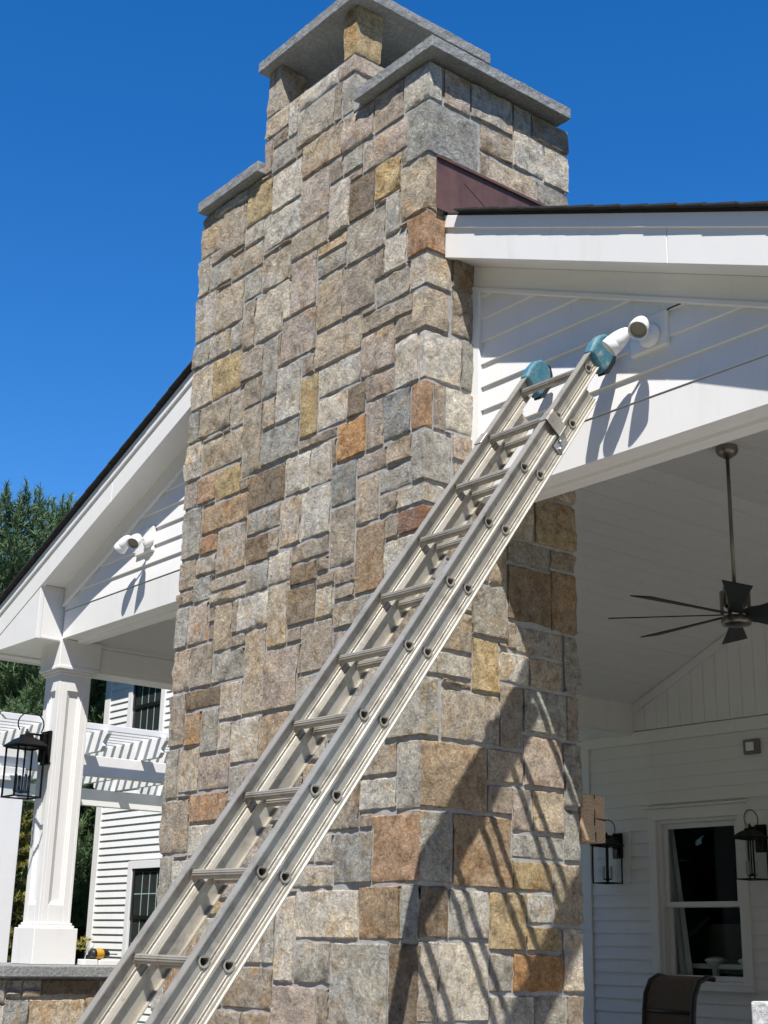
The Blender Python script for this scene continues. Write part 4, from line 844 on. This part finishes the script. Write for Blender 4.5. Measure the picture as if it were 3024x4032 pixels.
# ------------------------------------------------------------------ ladder
def ladder():
    P0 = Vector((-3.42094, 2.14039, -0.04738)); L = Vector((-0.00313, 0.58551, 0.81066)).normalized()
    Xv = Vector((0.9999, 0.01289, -0.00546)); Xv = (Xv-L*Xv.dot(L)).normalized(); N = Xv.cross(L).normalized()
    lad = empty('extension_ladder', tuple(P0+L*(-1.4)), 'worn aluminium extension ladder leaning up against the gable beside the chimney', 'ladder')
    Wd = 0.363; d = 0.3048
    def P(s, u, n): return P0+Xv*s+L*u+N*n
    def rail(s0, ow, u0, u1, nc, ks, sh):
        """channel section: flanges, web with a rib, and the sloped rear bead on both sides"""
        q = [(-.022, .036), (.0085, .036), (.0085, .0315), (-.003, .0315), (-.003, -.0115), (-.001, -.012), (-.001, -.0145), (-.003, -.015), (-.003, -.021), (.0015, -.0225), (.003, -.030), (.0085, -.0328), (.0085, -.0364), (-.016 if nc == 0 else -.022, -.0364)]
        q += [(-.016, -.0335), (-.0115, -.0235), (-.0075, -.0215), (-.0075, -.015), (-.0095, -.0145), (-.0095, -.012), (-.0075, -.0115), (-.0075, .0315), (-.022, .0315)] if nc == 0 else [(-.022, -.0325), (-.0075, -.0325), (-.0075, .0315), (-.022, .0315)]
        m_ = MB(); m_.prism([P0+Xv*(s0+ow*a)+L*u0+N*(nc+b_) for a, b_ in q], L*(u1-u0))
        o = m_.build('rail', M['alu'], lad)
        c = MB(); dd = d_shape(.0168)
        for k in ks:                                               # rung sockets bored through the web
            cc = P0+L*(k*d+sh)+N*nc+Xv*s0
            c.prism([cc+Xv*(-.03)+Vector((0, y, z)) for y, z in dd], Xv*.06)
        cut = c.build('bore', M['alu']); mo = o.modifiers.new('bore', 'BOOLEAN'); mo.operation = 'DIFFERENCE'; mo.object = cut; mo.solver = 'EXACT'
        me = bpy.data.meshes.new_from_object(o.evaluated_get(bpy.context.evaluated_depsgraph_get())); o.modifiers.clear(); o.data = me
        bpy.data.objects.remove(cut)
        bv = o.modifiers.new('bevel', 'BEVEL'); bv.width = .0011; bv.segments = 2; bv.limit_method = 'ANGLE'; bv.angle_limit = D2R(50); return o
    def d_shape(r0, wob=0.0, n=30):
        out = []
        for q in range(n):
            a = 2*math.pi*q/n; r = r0+(wob if q % 2 else -wob); y, z = r*math.cos(a), r*math.sin(a)
            if z > r0*.61: z = r0*.61+(wob*.8 if q % 2 else -wob*.5)
            out.append((y, z))
        return out
    fly = (-1.0, 9*d+.105); base = (-1.41, 8*d+.0397+.185)
    for (u0, u1), k0, k1, sh, nc in ((fly, -3, 10, 0, 0), (base, -4, 9, .0397, -.0726)):
        for s_, ow in ((0, 1), (-Wd, -1)):
            rail(s_, ow, u0, u1, nc, range(k0, k1), sh)
        for k in range(k0, k1):
            u = k*d+sh; m_ = MB(); prof = d_shape(.0165, .0006)
            V = []; F = []; e = .002
            ends = (-Wd-e, e)
            for s_ in ends:
                for y, z in prof: V.append(P0+L*u+N*nc+Xv*s_+Vector((0, y, z)))
            n = len(prof)
            for q in range(n): F.append((q, (q+1)%n, n+(q+1)%n, n+q))
            m_.poly(V, F)
            # hollow: inner wall so the open ends read as holes
            V2 = []
            for s_ in ends:
                for y, z in prof: V2.append(P0+L*u+N*nc+Xv*s_+Vector((0, y*.82, z*.82-.0005)))
            m_.poly(V2, [(n+q, n+(q+1)%n, (q+1)%n, q) for q in range(n)])
            m2 = len(m_.v)-2*n; m1 = m2-2*n
            for b_ in (0, n):
                for q in range(n):
                    m_.f.append((m1+b_+q, m1+b_+(q+1)%n, m2+b_+(q+1)%n, m2+b_+q)); m_.sm.append(False)
            # plug deep inside keeps daylight out
            for s_ in (-Wd+.13, -.13):
                V3 = [P0+L*u+N*nc+Xv*s_+Vector((0, y*.8, z*.8)) for y, z in prof]; m_.poly(V3, [tuple(range(n))])
            rg = m_.build('rung', M['alu_rung'], lad)
            for s_, ow in ((0, 1), (-Wd, -1)):                       # swaged collars round the rung ends
                c = P0+L*u+N*nc+Xv*s_; ci = 0
                for a, b_ in ((-.011*ow, -.0075*ow), (-.003*ow, .0022*ow)):
                    V = []; fl = MB()
                    for r in (.0165, .0195):
                        for t in (a, b_):
                            for q in range(20):
                                an = 2*math.pi*q/20; V.append(c+Xv*t+Vector((0, r*math.cos(an), min(r*math.sin(an), r*.66))))
                    F = []
                    for q in range(20):
                        w_ = (q+1) % 20; F += [(q, w_, 40+w_, 40+q), (20+q, 20+w_, 60+w_, 60+q), (40+q, 40+w_, 60+w_, 60+q), (q, w_, 20+w_, 20+q)]
                    fl.poly(V, F, False); fl.build('rung_collar', M['alu'], rg)
    # blue rubber pads on the fly's top ends
    for s_, ow, lab in ((0, 1, 'faded blue rubber mitt on the right rail'), (-Wd, -1, 'faded blue rubber mitt on the left rail')):
        ub = fly[1]-.028; prof = [(.041, ub-.024), (.048, ub+.03), (.044, ub+.078), (.026, ub+.112), (-.004, ub+.128), (-.036, ub+.118), (-.060, ub+.085), (-.070, ub+.035), (-.070, ub-.015), (-.060, ub-.040), (-.044, ub-.036)]
        w0, w1 = sorted((s_-ow*.030, s_+ow*.018)); cn = sum(p[0] for p in prof)/len(prof); cu = sum(p[1] for p in prof)/len(prof)
        V = []; n = len(prof)
        lay = [(w0, .86), (w0+.008, 1.0), (w1-.008, 1.0), (w1, .86)]
        for w_, k in lay:
            for a, u in prof: V.append(P(w_, cu+(u-cu)*k, cn+(a-cn)*k))
        F = [tuple(range(n-1, -1, -1)), tuple(range(3*n, 4*n))]
        for q in range(3):
            for i in range(n): F.append((q*n+i, q*n+(i+1)%n, (q+1)*n+(i+1)%n, (q+1)*n+i))
        o = MB().poly(V, F).build('rubber_mitt', M['blue'], lad, bevel=.006, seg=2); o['label'] = lab
        strap = [(p[0]-.0, p[1]) for p in prof]
        b2 = [(-.030, ub+.132), (-.062, ub+.108), (-.084, ub+.06), (-.086, ub-.01), (-.072, ub-.036), (-.064, ub-.03), (-.066, ub+.03), (-.056, ub+.08), (-.036, ub+.11), (-.006, ub+.124)]
        MB().prism([P(w0+.004, u, a) for a, u in b2], Xv*(w1-w0-.008)).build('mitt_back', M['blackrub'], o, bevel=.003)
    # guide brackets that hold the fly on the base
    for s_, ow in ((0, 1), (-Wd, -1)):
        m_ = MB(); a, b_ = sorted((s_-ow*.024, s_+ow*.016))
        u0, u1 = 2.362, 2.424
        m_.obox(P0, Xv, L, N, ((a, b_), (u0, u1), (.0365, .0405)))
        c, d_ = sorted((s_+ow*.012, s_+ow*.016)); m_.obox(P0, Xv, L, N, ((c, d_), (u0, u1), (-.045, .0365)))
        c, d_ = sorted((s_-ow*.002, s_+ow*.016)); m_.obox(P0, Xv, L, N, ((c, d_), (u0, u1), (-.049, -.045)))
        br = m_.build('guide_bracket', M['alu'], lad, bevel=.0015)
        k = MB(); c, d_ = sorted((s_-ow*.0025, s_+ow*.004)); k.obox(P0, Xv, L, N, ((c, d_), (u0-.045, u0+.03), (-.098, -.055)))
        for uu, nn in ((u0-.03, -.085), (u0-.005, -.068)): k.lathe(P(s_+ow*.004, uu, nn), Xv*ow, [(0, .008), (.006, .008), (.009, .004), (.009, 0)], 8, False)
        k.build('bracket_clip', M['steel'], br)
    # rope sheave strip: end plug of the base rail and the foot shoes
    for s_ in (0, -Wd):
        MB().obox(P0, Xv, L, N, ((s_-.02, s_+.02), (base[0]-.05, base[0]+.05), (-.125, -.03))).build('foot_shoe', M['blackrub'], lad, bevel=.006)
    return lad
ladder()

# ------------------------------------------------------------------ security lights
def security_light(base, plate, heads, label):
    t = empty('security_light', tuple(base), label, 'floodlight', 'security lights on the gable')
    MB().box(*plate).build('mounting_plate', M['white'], t, bevel=.006)
    bx = Vector(base)
    MB().lathe(bx, (0, -1, 0), [(-.012, .048), (.0, .048), (.008, .042), (.013, .03), (.014, 0)], 28).build('base', M['lampwhite'], t)
    for c, aim in heads:
        c = Vector(c); a = Vector(aim).normalized()
        R_, Lh = .0395, .112
        prof = [(-Lh, 0), (-Lh+.003, .009), (-Lh+.013, .019), (-Lh+.030, .0275), (-Lh+.055, .0345), (-.033, .0378), (-.031, .0370), (-.029, .0385), (0, R_), (.003, .0375), (.0, .034), (-.008, .0325), (-.014, .032)]
        h = MB().lathe(c, a, prof, 28).build('lamp_head', M['lampwhite'], t)
        MB().lathe(c-a*.015, a, [(0, .0325), (.003, .02), (.004, 0)], 24).build('lens', M['lens'], h)
        k = c-a*(Lh*.72); MB().tube([k, k*0.45+bx*0.55+Vector((0, -.02, 0)), bx+Vector((0, -.03, 0))], [.0065, .0065, .009], 10).build('swivel_arm', M['lampwhite'], t)
    return t
security_light((-3.250, 3.898, 2.298), (-3.362, -3.172, 3.912, 3.938, 2.242, 2.392),
    [((-3.345, 3.775, 2.238), (-.62, -.42, -.66)), ((-3.190, 3.765, 2.258), (.30, -.64, -.71))], 'white twin head security light right of the chimney by the ladder top')
security_light((-7.135, 3.898, 2.290), (-7.305, -7.098, 3.912, 3.938, 2.222, 2.378),
    [((-7.275, 3.79, 2.238), (-.72, -.2, -.66)), ((-7.085, 3.775, 2.232), (.45, -.6, -.66))], 'white twin head security light on the left gable siding')
MB().tube([(-3.19, 3.925, 2.372), (-3.17, 3.922, 2.39), (-3.1, 3.925, 2.392)], .003, 6).build('cable', M['blackrub'], bpy.data.objects['security_light'])

# ------------------------------------------------------------------ lanterns
def lantern(cx, ywall, z0, label):
    """z0: underside of the cage"""
    cy = ywall-.152; t = empty('wall_lantern', (cx, ywall, z0+.2), label, 'lantern', 'black wall lanterns')
    w = .088; zt = z0+.318
    m_ = MB()
    for sx in (-1, 1):
        for sy in (-1, 1): m_.box(cx+sx*w-.005, cx+sx*w+.005, cy+sy*w-.005, cy+sy*w+.005, z0+.006, zt)
    for z in (z0, zt-.008):
        m_.box(cx-w-.006, cx+w+.006, cy-w-.006, cy-w+.006, z, z+.009); m_.box(cx-w-.006, cx+w+.006, cy+w-.006, cy+w+.006, z, z+.009)
        m_.box(cx-w-.006, cx-w+.006, cy-w+.006, cy+w-.006, z, z+.009); m_.box(cx+w-.006, cx+w+.006, cy-w+.006, cy+w-.006, z, z+.009)
    m_.build('cage', M['black'], t)
    r = .107; q = .03
    def ring(h, z): return [(cx-h, cy-h, z), (cx+h, cy-h, z), (cx+h, cy+h, z), (cx-h, cy+h, z)]
    V = ring(r, zt) + ring(r, zt+.008) + ring(.055, zt+.052) + ring(.036, zt+.060) + ring(.030, zt+.078) + ring(.014, zt+.080)
    F = [(3,2,1,0), (20,21,22,23)]
    for a in range(5):
        for k in range(4): F.append((a*4+k, a*4+(k+1)%4, a*4+4+(k+1)%4, a*4+4+k))
    MB().poly(V, F).build('roof', M['black'], t, bevel=.002)
    MB().lathe((cx, cy, zt+.078), (0,0,1), [(0, .012), (.02, .012), (.024, .007), (.036, .007), (.038, 0)], 10).build('finial', M['black'], t)
    # back plate, arm and scroll loop
    MB().box(cx-.055, cx+.055, ywall-.022, ywall-.002, zt-.10, zt+.115).build('back_plate', M['black'], t, bevel=.004)
    MB().box(cx-.035, cx+.035, ywall-.05, ywall-.0225, zt-.085, zt+.10).build('junction_box', M['black'], t, bevel=.006)
    MB().tube([(cx, ywall-.05, zt+.085), (cx, cy, zt+.088)], .007, 8).build('arm', M['black'], t)
    P = []
    for k in range(25):
        a = math.radians(-35+k*(215+35)/24)
        P.append((cx, cy+.022+.088*math.cos(a)*1.0, zt+.148+.075*math.sin(a)))
    P = [(cx, ywall-.03, zt+.10)] + P[0:] if False else P
    MB().tube([(cx, ywall-.032, zt+.1)] + P, .0042, 6).build('scroll', M['black'], t)
    g = MB()
    for s_ in (-1, 1):
        g.box(cx-w+.005, cx+w-.005, cy+s_*w-.001, cy+s_*w+.001, z0+.01, zt-.008); g.box(cx+s_*w-.001, cx+s_*w+.001, cy-w+.005, cy+w-.005, z0+.01, zt-.008)
    g.build('pane', M['lampglass'], t)
    MB().tube([(cx, cy, z0+.03), (cx, cy, zt)], .006, 8).build('stem', M['black'], t)
    hb = MB().lathe((cx, cy, z0+.028), (0,0,1), [(0, .012), (.012, .022), (.02, .012), (.024, 0)], 12); 
    hb.tube([(cx-.045, cy, z0+.036), (cx+.045, cy, z0+.036)], .005, 6); hb.tube([(cx, cy-.045, z0+.036), (cx, cy+.045, z0+.036)], .005, 6); hb.build('hub', M['black'], t)
    for dx, dy in ((.045, 0), (-.045, 0), (0, .045), (0, -.045)):
        MB().lathe((cx+dx, cy+dy, z0+.038), (0,0,1), [(0, .013), (.006, .013), (.006, .0095), (.105, .0095), (.107, 0)], 10).build('candle_sleeve', M['black' if ywall < 6 else 'candle'], t)
lantern(-8.345, 3.957, .842, 'black lantern hung on the white column, lit by the sun')
lantern(-8.452, YI-.024, .563, 'black lantern on the shaded back wall just under the timber end')
lantern(-6.94, YI-.024, .563, 'black lantern to the right of the double hung window')

# ------------------------------------------------------------------ ceiling fan
def fan():
    c = Vector((-5.285, 7.08, 0)); t = empty('ceiling_fan', (c.x, c.y, ZCF), 'dark ceiling fan with eight flared blades on a nickel rod', 'fan')
    MB().lathe((c.x, c.y, ZCF-.002), (0,0,-1), [(0, .07), (.035, .072), (.055, .06), (.075, .03), (.085, .016), (.09, 0)], 28).build('canopy', M['nickel'], t)
    MB().tube([(c.x, c.y, ZCF-.08), (c.x, c.y, 2.22)], .0125, 12).build('downrod', M['nickel'], t)
    MB().lathe((c.x, c.y, 2.24), (0,0,-1), [(0, .016), (.005, .06), (.02, .074), (.13, .078), (.15, .06), (.16, 0)], 28).build('motor', M['nickel'], t)
    sh = MB()
    for k in range(8):
        a = math.radians(60.5+45*k); u = Vector((math.cos(a), math.sin(a), 0)); v = Vector((-u.y, u.x, 0))
        sh.obox((c.x, c.y, 2.0), u, v, Vector((0,0,1)), ((.085, .098), (-.012, .012), (.06, .19)))
    sh.build('motor_fins', M['nickel'], t)
    MB().lathe((c.x, c.y, 2.03), (0,0,-1), [(0, .085), (.03, .095), (.05, .09), (.058, .06), (.06, 0)], 28).build('switch_cap', M['nickel'], t)
    for k in range(8):
        a = math.radians(38+45*k); u = Vector((math.cos(a), math.sin(a), 0)); v = Vector((-u.y, u.x, 0)); z = Vector((0,0,1)); pt = math.radians(-13)
        vv = v*math.cos(pt)+z*math.sin(pt); nn = z*math.cos(pt)-v*math.sin(pt); o = Vector((c.x, c.y, 2.045))
        st = [(.07, .036), (.16, .046), (.24, .036), (.34, .044), (.50, .058), (.66, .074), (.79, .088)]
        V = []
        for r, h in st:
            b_ = .010 if r > .7 else 0
            V += [o+u*(r-b_*.0)+vv*h+nn*.004, o+u*(r+b_)-vv*h+nn*.004, o+u*(r+b_)-vv*h-nn*.004, o+u*(r-b_*.0)+vv*h-nn*.004]
        F = [(0,1,2,3), tuple(4*(len(st)-1)+q for q in (3,2,1,0))]
        for i in range(len(st)-1):
            for q in range(4): F.append((4*i+q, 4*i+(q+1)%4, 4*i+4+(q+1)%4, 4*i+4+q))
        MB().poly(V, F).build('blade', M['fanblade'], t)
fan()

# ------------------------------------------------------------------ mantel timber, chair, things on the pier
mb = empty('mantel_beam', (-5.2, 4.66, .56), 'thick sawn timber mantel whose end grain shows at the chimney edge', 'timber beam')
MB().box(-6.2, -4.287, YB+.012, YB+.165, .458, .664).build('timber', M['timber'], mb, bevel=.006, seg=2)
ck = MB()
for p, q, w_ in (((4.66, .56), (4.722, .556), .004), ((4.655, .60), (4.653, .53), .003), ((4.66, .458), (4.658, .50), .003), ((4.655, .663), (4.654, .645), .003)):
    d = Vector((0, q[0]-p[0], q[1]-p[1])).normalized(); n_ = Vector((0, -d.z, d.y))
    a, b_ = Vector((-4.2855, p[0], p[1])), Vector((-4.2855, q[0], q[1])); ck.prism([a+n_*w_*.3, b_+n_*w_, b_-n_*w_, a-n_*w_*.3], (.0012, 0, 0))
ck.build('drying_crack', M['crack'], mb)
def chair():
    t = empty('patio_chair', (-5.83, 7.0, GZ), 'brown sling patio chair with curled high back in front of the shaded wall', 'chair')
    fx = Vector((math.cos(math.radians(-8)), math.sin(math.radians(-8)), 0)); fy = Vector((-fx.y, fx.x, 0)); o = Vector((-5.91, 7.0, 0))
    # back faces the camera; top rolls away
    prof = [(-.52, -.74), (-.30, -.76), (-.06, -.73), (.0, -.66), (.02, -.50), (.03, -.34), (.045, -.24), (.085, -.165), (.15, -.135), (.21, -.145)]
    def pt(s, k): y, z = prof[k]; return o+fx*s+fy*y+Vector((0,0,z))
    hw = .205
    m_ = MB(); V = []; n = len(prof)
    for s in (-hw, hw):
        for k in range(n): V.append(pt(s, k))
    for s in (-hw, hw):
        for k in range(n): V.append(pt(s, k)+fy*.004+Vector((0,0,.004)))
    F = [(k, k+1, n+k+1, n+k) for k in range(n-1)]+[(2*n+k, 3*n+k, 3*n+k+1, 2*n+k+1) for k in range(n-1)]
    m_.poly(V, F, True).build('sling', M['sling'], t)
    for s in (-hw-.012, hw+.012):
        MB().tube([pt(s, k) for k in range(n)], .017, 8).build('side_frame', M['bronze'], t)
        MB().tube([o+fx*s+fy*(-.45)+Vector((0,0,-.75)), o+fx*s+fy*(-.55)+Vector((0,0,GZ))], .016, 8).build('leg', M['bronze'], t)
        MB().tube([o+fx*s+fy*(-.02)+Vector((0,0,-.72)), o+fx*s+fy*.16+Vector((0,0,GZ))], .016, 8).build('leg', M['bronze'], t)
        MB().tube([o+fx*s*1.08+fy*(-.55)+Vector((0,0,-.53)), o+fx*s*1.08+fy*(-.2)+Vector((0,0,-.50)), o+fx*s*1.02+fy*.03+Vector((0,0,-.46))], .016, 8).build('arm', M['bronze'], t)
    for k in (5, 9): MB().tube([pt(-hw, k), pt(hw, k)], .011, 8).build('crossbar', M['bronze'], t)
chair()
dr = empty('cordless_drill', (-8.21, 4.375, -.118), 'yellow and black cordless drill lying on the stone pier cap', 'drill')
o = Vector((-8.21, 4.375, -.082)); ax = Vector((-.15, .98, .0)).normalized()
MB().lathe(o-ax*.075, ax, [(0, 0), (.0, .022), (.015, .030), (.03, .031)], 16).build('motor_end', M['drillblack'], dr)
MB().lathe(o-ax*.045, ax, [(0, .031), (.05, .031), (.056, .029)], 16).build('body', M['drillyellow'], dr)
MB().lathe(o+ax*.011, ax, [(0, .028), (.03, .026), (.05, .017), (.055, .0)], 16).build('chuck', M['drillblack'], dr)
MB().tube([o+ax*.06, o+ax*.13], .0035, 8).build('bit', M['drillblack'], dr)
MB().tube([o+Vector((0,0,-.02))-ax*.01, o+Vector((-.03,0,-.022))-ax*.02], [.016, .014], 10).build('grip', M['drillblack'], dr)
MB().obox(o+Vector((-.055, 0, -.036))-ax*.02, ax, Vector((-ax.y, ax.x, 0)), Vector((0,0,1)), ((-.04, .04), (-.03, .03), (0, .03))).build('battery', M['drillblack'], dr, bevel=.005)
tag(MB().box(-8.26, -8.16, 4.245, 4.335, -.149, -.114).build('trim_offcut', M['white'], bevel=.003), 'short white trim offcut on the pier cap beside the column', 'offcut', 'white trim offcuts on the pier cap')
tag(MB().box(-8.32, -8.17, 4.352, 4.525, -.149, -.118).build('trim_offcut', M['white'], bevel=.003), 'longer white trim offcut on the pier cap under the drill', 'offcut', 'white trim offcuts on the pier cap')

# ------------------------------------------------------------------ trees
def needles(P, Dn, nn, ln, wd, spread):
    """tufts at P (k,3) pointing along Dn: nn thin needles each"""
    k = len(P); n = k*nn
    base = np.repeat(P, nn, 0); d = np.repeat(Dn, nn, 0) + nrg.normal(0, spread, (n, 3)); d /= np.linalg.norm(d, axis=1)[:, None]+1e-9
    s = nrg.normal(0, 1, (n, 3)); s -= d*(s*d).sum(1)[:, None]; s /= np.linalg.norm(s, axis=1)[:, None]+1e-9
    l = ln*nrg.uniform(.6, 1.15, n)[:, None]; w = wd*nrg.uniform(.7, 1.3, n)[:, None]
    base = base + np.repeat(Dn, nn, 0)*nrg.uniform(-.5, .5, n)[:, None]*ln
    V = np.empty((n, 3, 3)); V[:, 0] = base-s*w; V[:, 1] = base+s*w; V[:, 2] = base+d*l
    return V.reshape(-1, 3)
def conifer(name, x, y, top, rad, label, mt, kind, low=0.12, dens=1.0):
    t = empty(name, (x, y, GZ), label, 'tree', None)
    H = top-GZ; tr = MB(); pts = [(x+nrg.normal(0, .03), y+nrg.normal(0, .03), GZ+H*q/8) for q in range(9)]
    tr.tube(pts, [.13*(1-q/8.6) for q in range(9)], 8); 
    TP, TD = [], []
    z = GZ+H*low; az = nrg.uniform(0, 6)
    while z < top-.15:
        f = (z-GZ)/H
        R_ = rad*((1-f)**.75 if kind == 'spruce' else min(1, (1-f)*1.55)**.8)*nrg.uniform(.8, 1.15)
        for k in range(6 if kind == 'spruce' else 5):
            az += 2.4+nrg.normal(0, .2); L_ = R_*nrg.uniform(.75, 1.1)+.12; rise = (0.55+.5*f if kind == 'pine' else -.12+.5*f)+nrg.normal(0, .1)
            P = np.array([x, y, z]); d = np.array([math.cos(az), math.sin(az), rise*.5]); bp = [tuple(P)]; st = max(3, int(L_/.14))
            for q in range(st):
                d[2] += (.10 if kind == 'pine' else (-.03 if q < st*.6 else .08)); dn = d/np.linalg.norm(d); P = P+dn*(L_/st); bp.append(tuple(P))
                u = (q+1)/st
                if u > .22:
                    for sd_ in (-1, 1):
                        side = np.array([-math.sin(az), math.cos(az), 0])*sd_
                        sl = L_*.42*(1.05-u*.75)
                        for e in np.arange(.06, max(sl, .1), .085/dens):
                            q_ = P+(side*.8+dn*.6+np.array([0, 0, .25 if kind == 'pine' else -.12]))*e+nrg.normal(0, .025, 3)
                            TP.append(q_); TD.append(side*.45+dn*.6+np.array([0, 0, .55 if kind == 'pine' else .0]))
                    TP.append(P); TD.append(dn+np.array([0, 0, .3]))
            if kind == 'pine':
                for e in np.arange(0, .32, .06): TP.append(P+np.array([0, 0, e])); TD.append(np.array([nrg.normal(0, .15), nrg.normal(0, .15), 1.]))
            tr.tube(bp[::2]+[bp[-1]] if len(bp) % 2 == 0 else bp[::2], [.028*(1-q/(len(bp)//2+2))*(.5+R_*.4) for q in range(len(bp[::2])+(1 if len(bp) % 2 == 0 else 0))], 5)
        z += (.30 if kind == 'pine' else .24)*nrg.uniform(.8, 1.2)/max(.7, dens**.5)
    for e in np.arange(0, .8, .06): TP.append(np.array([x, y, top-e])); TD.append(np.array([nrg.normal(0, .1), nrg.normal(0, .1), 1.]))
    TP = np.array(TP); TD = np.array(TD); TD /= np.linalg.norm(TD, axis=1)[:, None]
    V = needles(TP, TD, 16 if kind == 'pine' else 14, .14 if kind == 'pine' else .09, .0085 if kind == 'pine' else .010, .62 if kind == 'pine' else .6)
    me = bpy.data.meshes.new('crown'); n = len(V)//3
    me.vertices.add(len(V)); me.vertices.foreach_set('co', V.astype(np.float32).ravel()); me.loops.add(n*3); me.loops.foreach_set('vertex_index', np.arange(n*3, dtype=np.int32))
    me.polygons.add(n); me.polygons.foreach_set('loop_start', np.arange(0, n*3, 3, dtype=np.int32)); me.polygons.foreach_set('loop_total', np.full(n, 3, np.int32)); me.update(calc_edges=True)
    me.materials.append(mt); link('crown', me, t); tr.build('trunk', M['bark'], t)
    return n
def sky_screen_wood():
    """added wood behind the viewer, raised to cut low skylight: one mass of leaf faces, seen only in the window glass"""
    n = 14000; az = nrg.uniform(math.radians(-185), math.radians(35), n); r = 34+nrg.uniform(-3, 3, n); h = nrg.uniform(0, 1, n)**.8*(18+3*np.sin(az*9)+2*np.sin(az*23+1))
    C_ = np.stack([r*np.cos(az), r*np.sin(az), GZ+h], 1); s_ = nrg.uniform(.35, .8, n)
    V = np.empty((n, 4, 3)); u = nrg.normal(0, 1, (n, 3)); u /= np.linalg.norm(u, axis=1)[:, None]; w = np.cross(u, nrg.normal(0, 1, (n, 3))); w /= np.linalg.norm(w, axis=1)[:, None]
    for k, (a, b_) in enumerate(((-1, -1), (1, -1), (1, 1), (-1, 1))): V[:, k] = C_+(u*a+w*b_)*s_[:, None]
    me = bpy.data.meshes.new('sky_screen_wood'); me.from_pydata(V.reshape(-1, 3).tolist(), [], np.arange(n*4).reshape(n, 4).tolist()); me.materials.append(M['darkconifer'])
    tag(link('sky_screen_wood', me), kind='stuff')
sky_screen_wood()
cnt = 0
for a in (('pine_tree', -21.7, 9.35, 7.25, 2.2, 'tall pine with the highest upright tip, at far left behind the pavilion roof', M['pine'], 'pine', .1, 1.35),
          ('pine_tree', -22.0, 10.25, 7.2, 2.2, 'pine beside the tallest one, its top brushing the roof edge', M['pine'], 'pine', .1, 1.35),
          ('pine_tree', -24.2, 9.6, 6.3, 2.0, 'shorter pine cut by the left edge of the picture', M['pine'], 'pine', .1, 1.0),
          ('dark_conifer', -24.5, 11.7, 6.6, 2.2, 'dense dark conifer filling the gap between column and house wing', M['darkconifer'], 'pine', .03, 1.15),
          ('spruce_tree', -20.4, 9.15, 2.5, 1.35, 'low yellow green spruce seen under the pergola left of the column', M['spruce'], 'spruce', .02, 1.3),
          ('spruce_tree', -22.6, 11.65, 1.9, 1.25, 'low yellow green spruce right of the column beside the house corner', M['spruce'], 'spruce', .02, 1.2),
          ('dark_conifer', -27.0, 11.6, 5.0, 2.6, 'dark conifer farthest back behind the pines', M['darkconifer'], 'spruce', .03, 1.0)):
    cnt += conifer(*a)
print('needles', cnt, 'objects', len(bpy.data.objects))
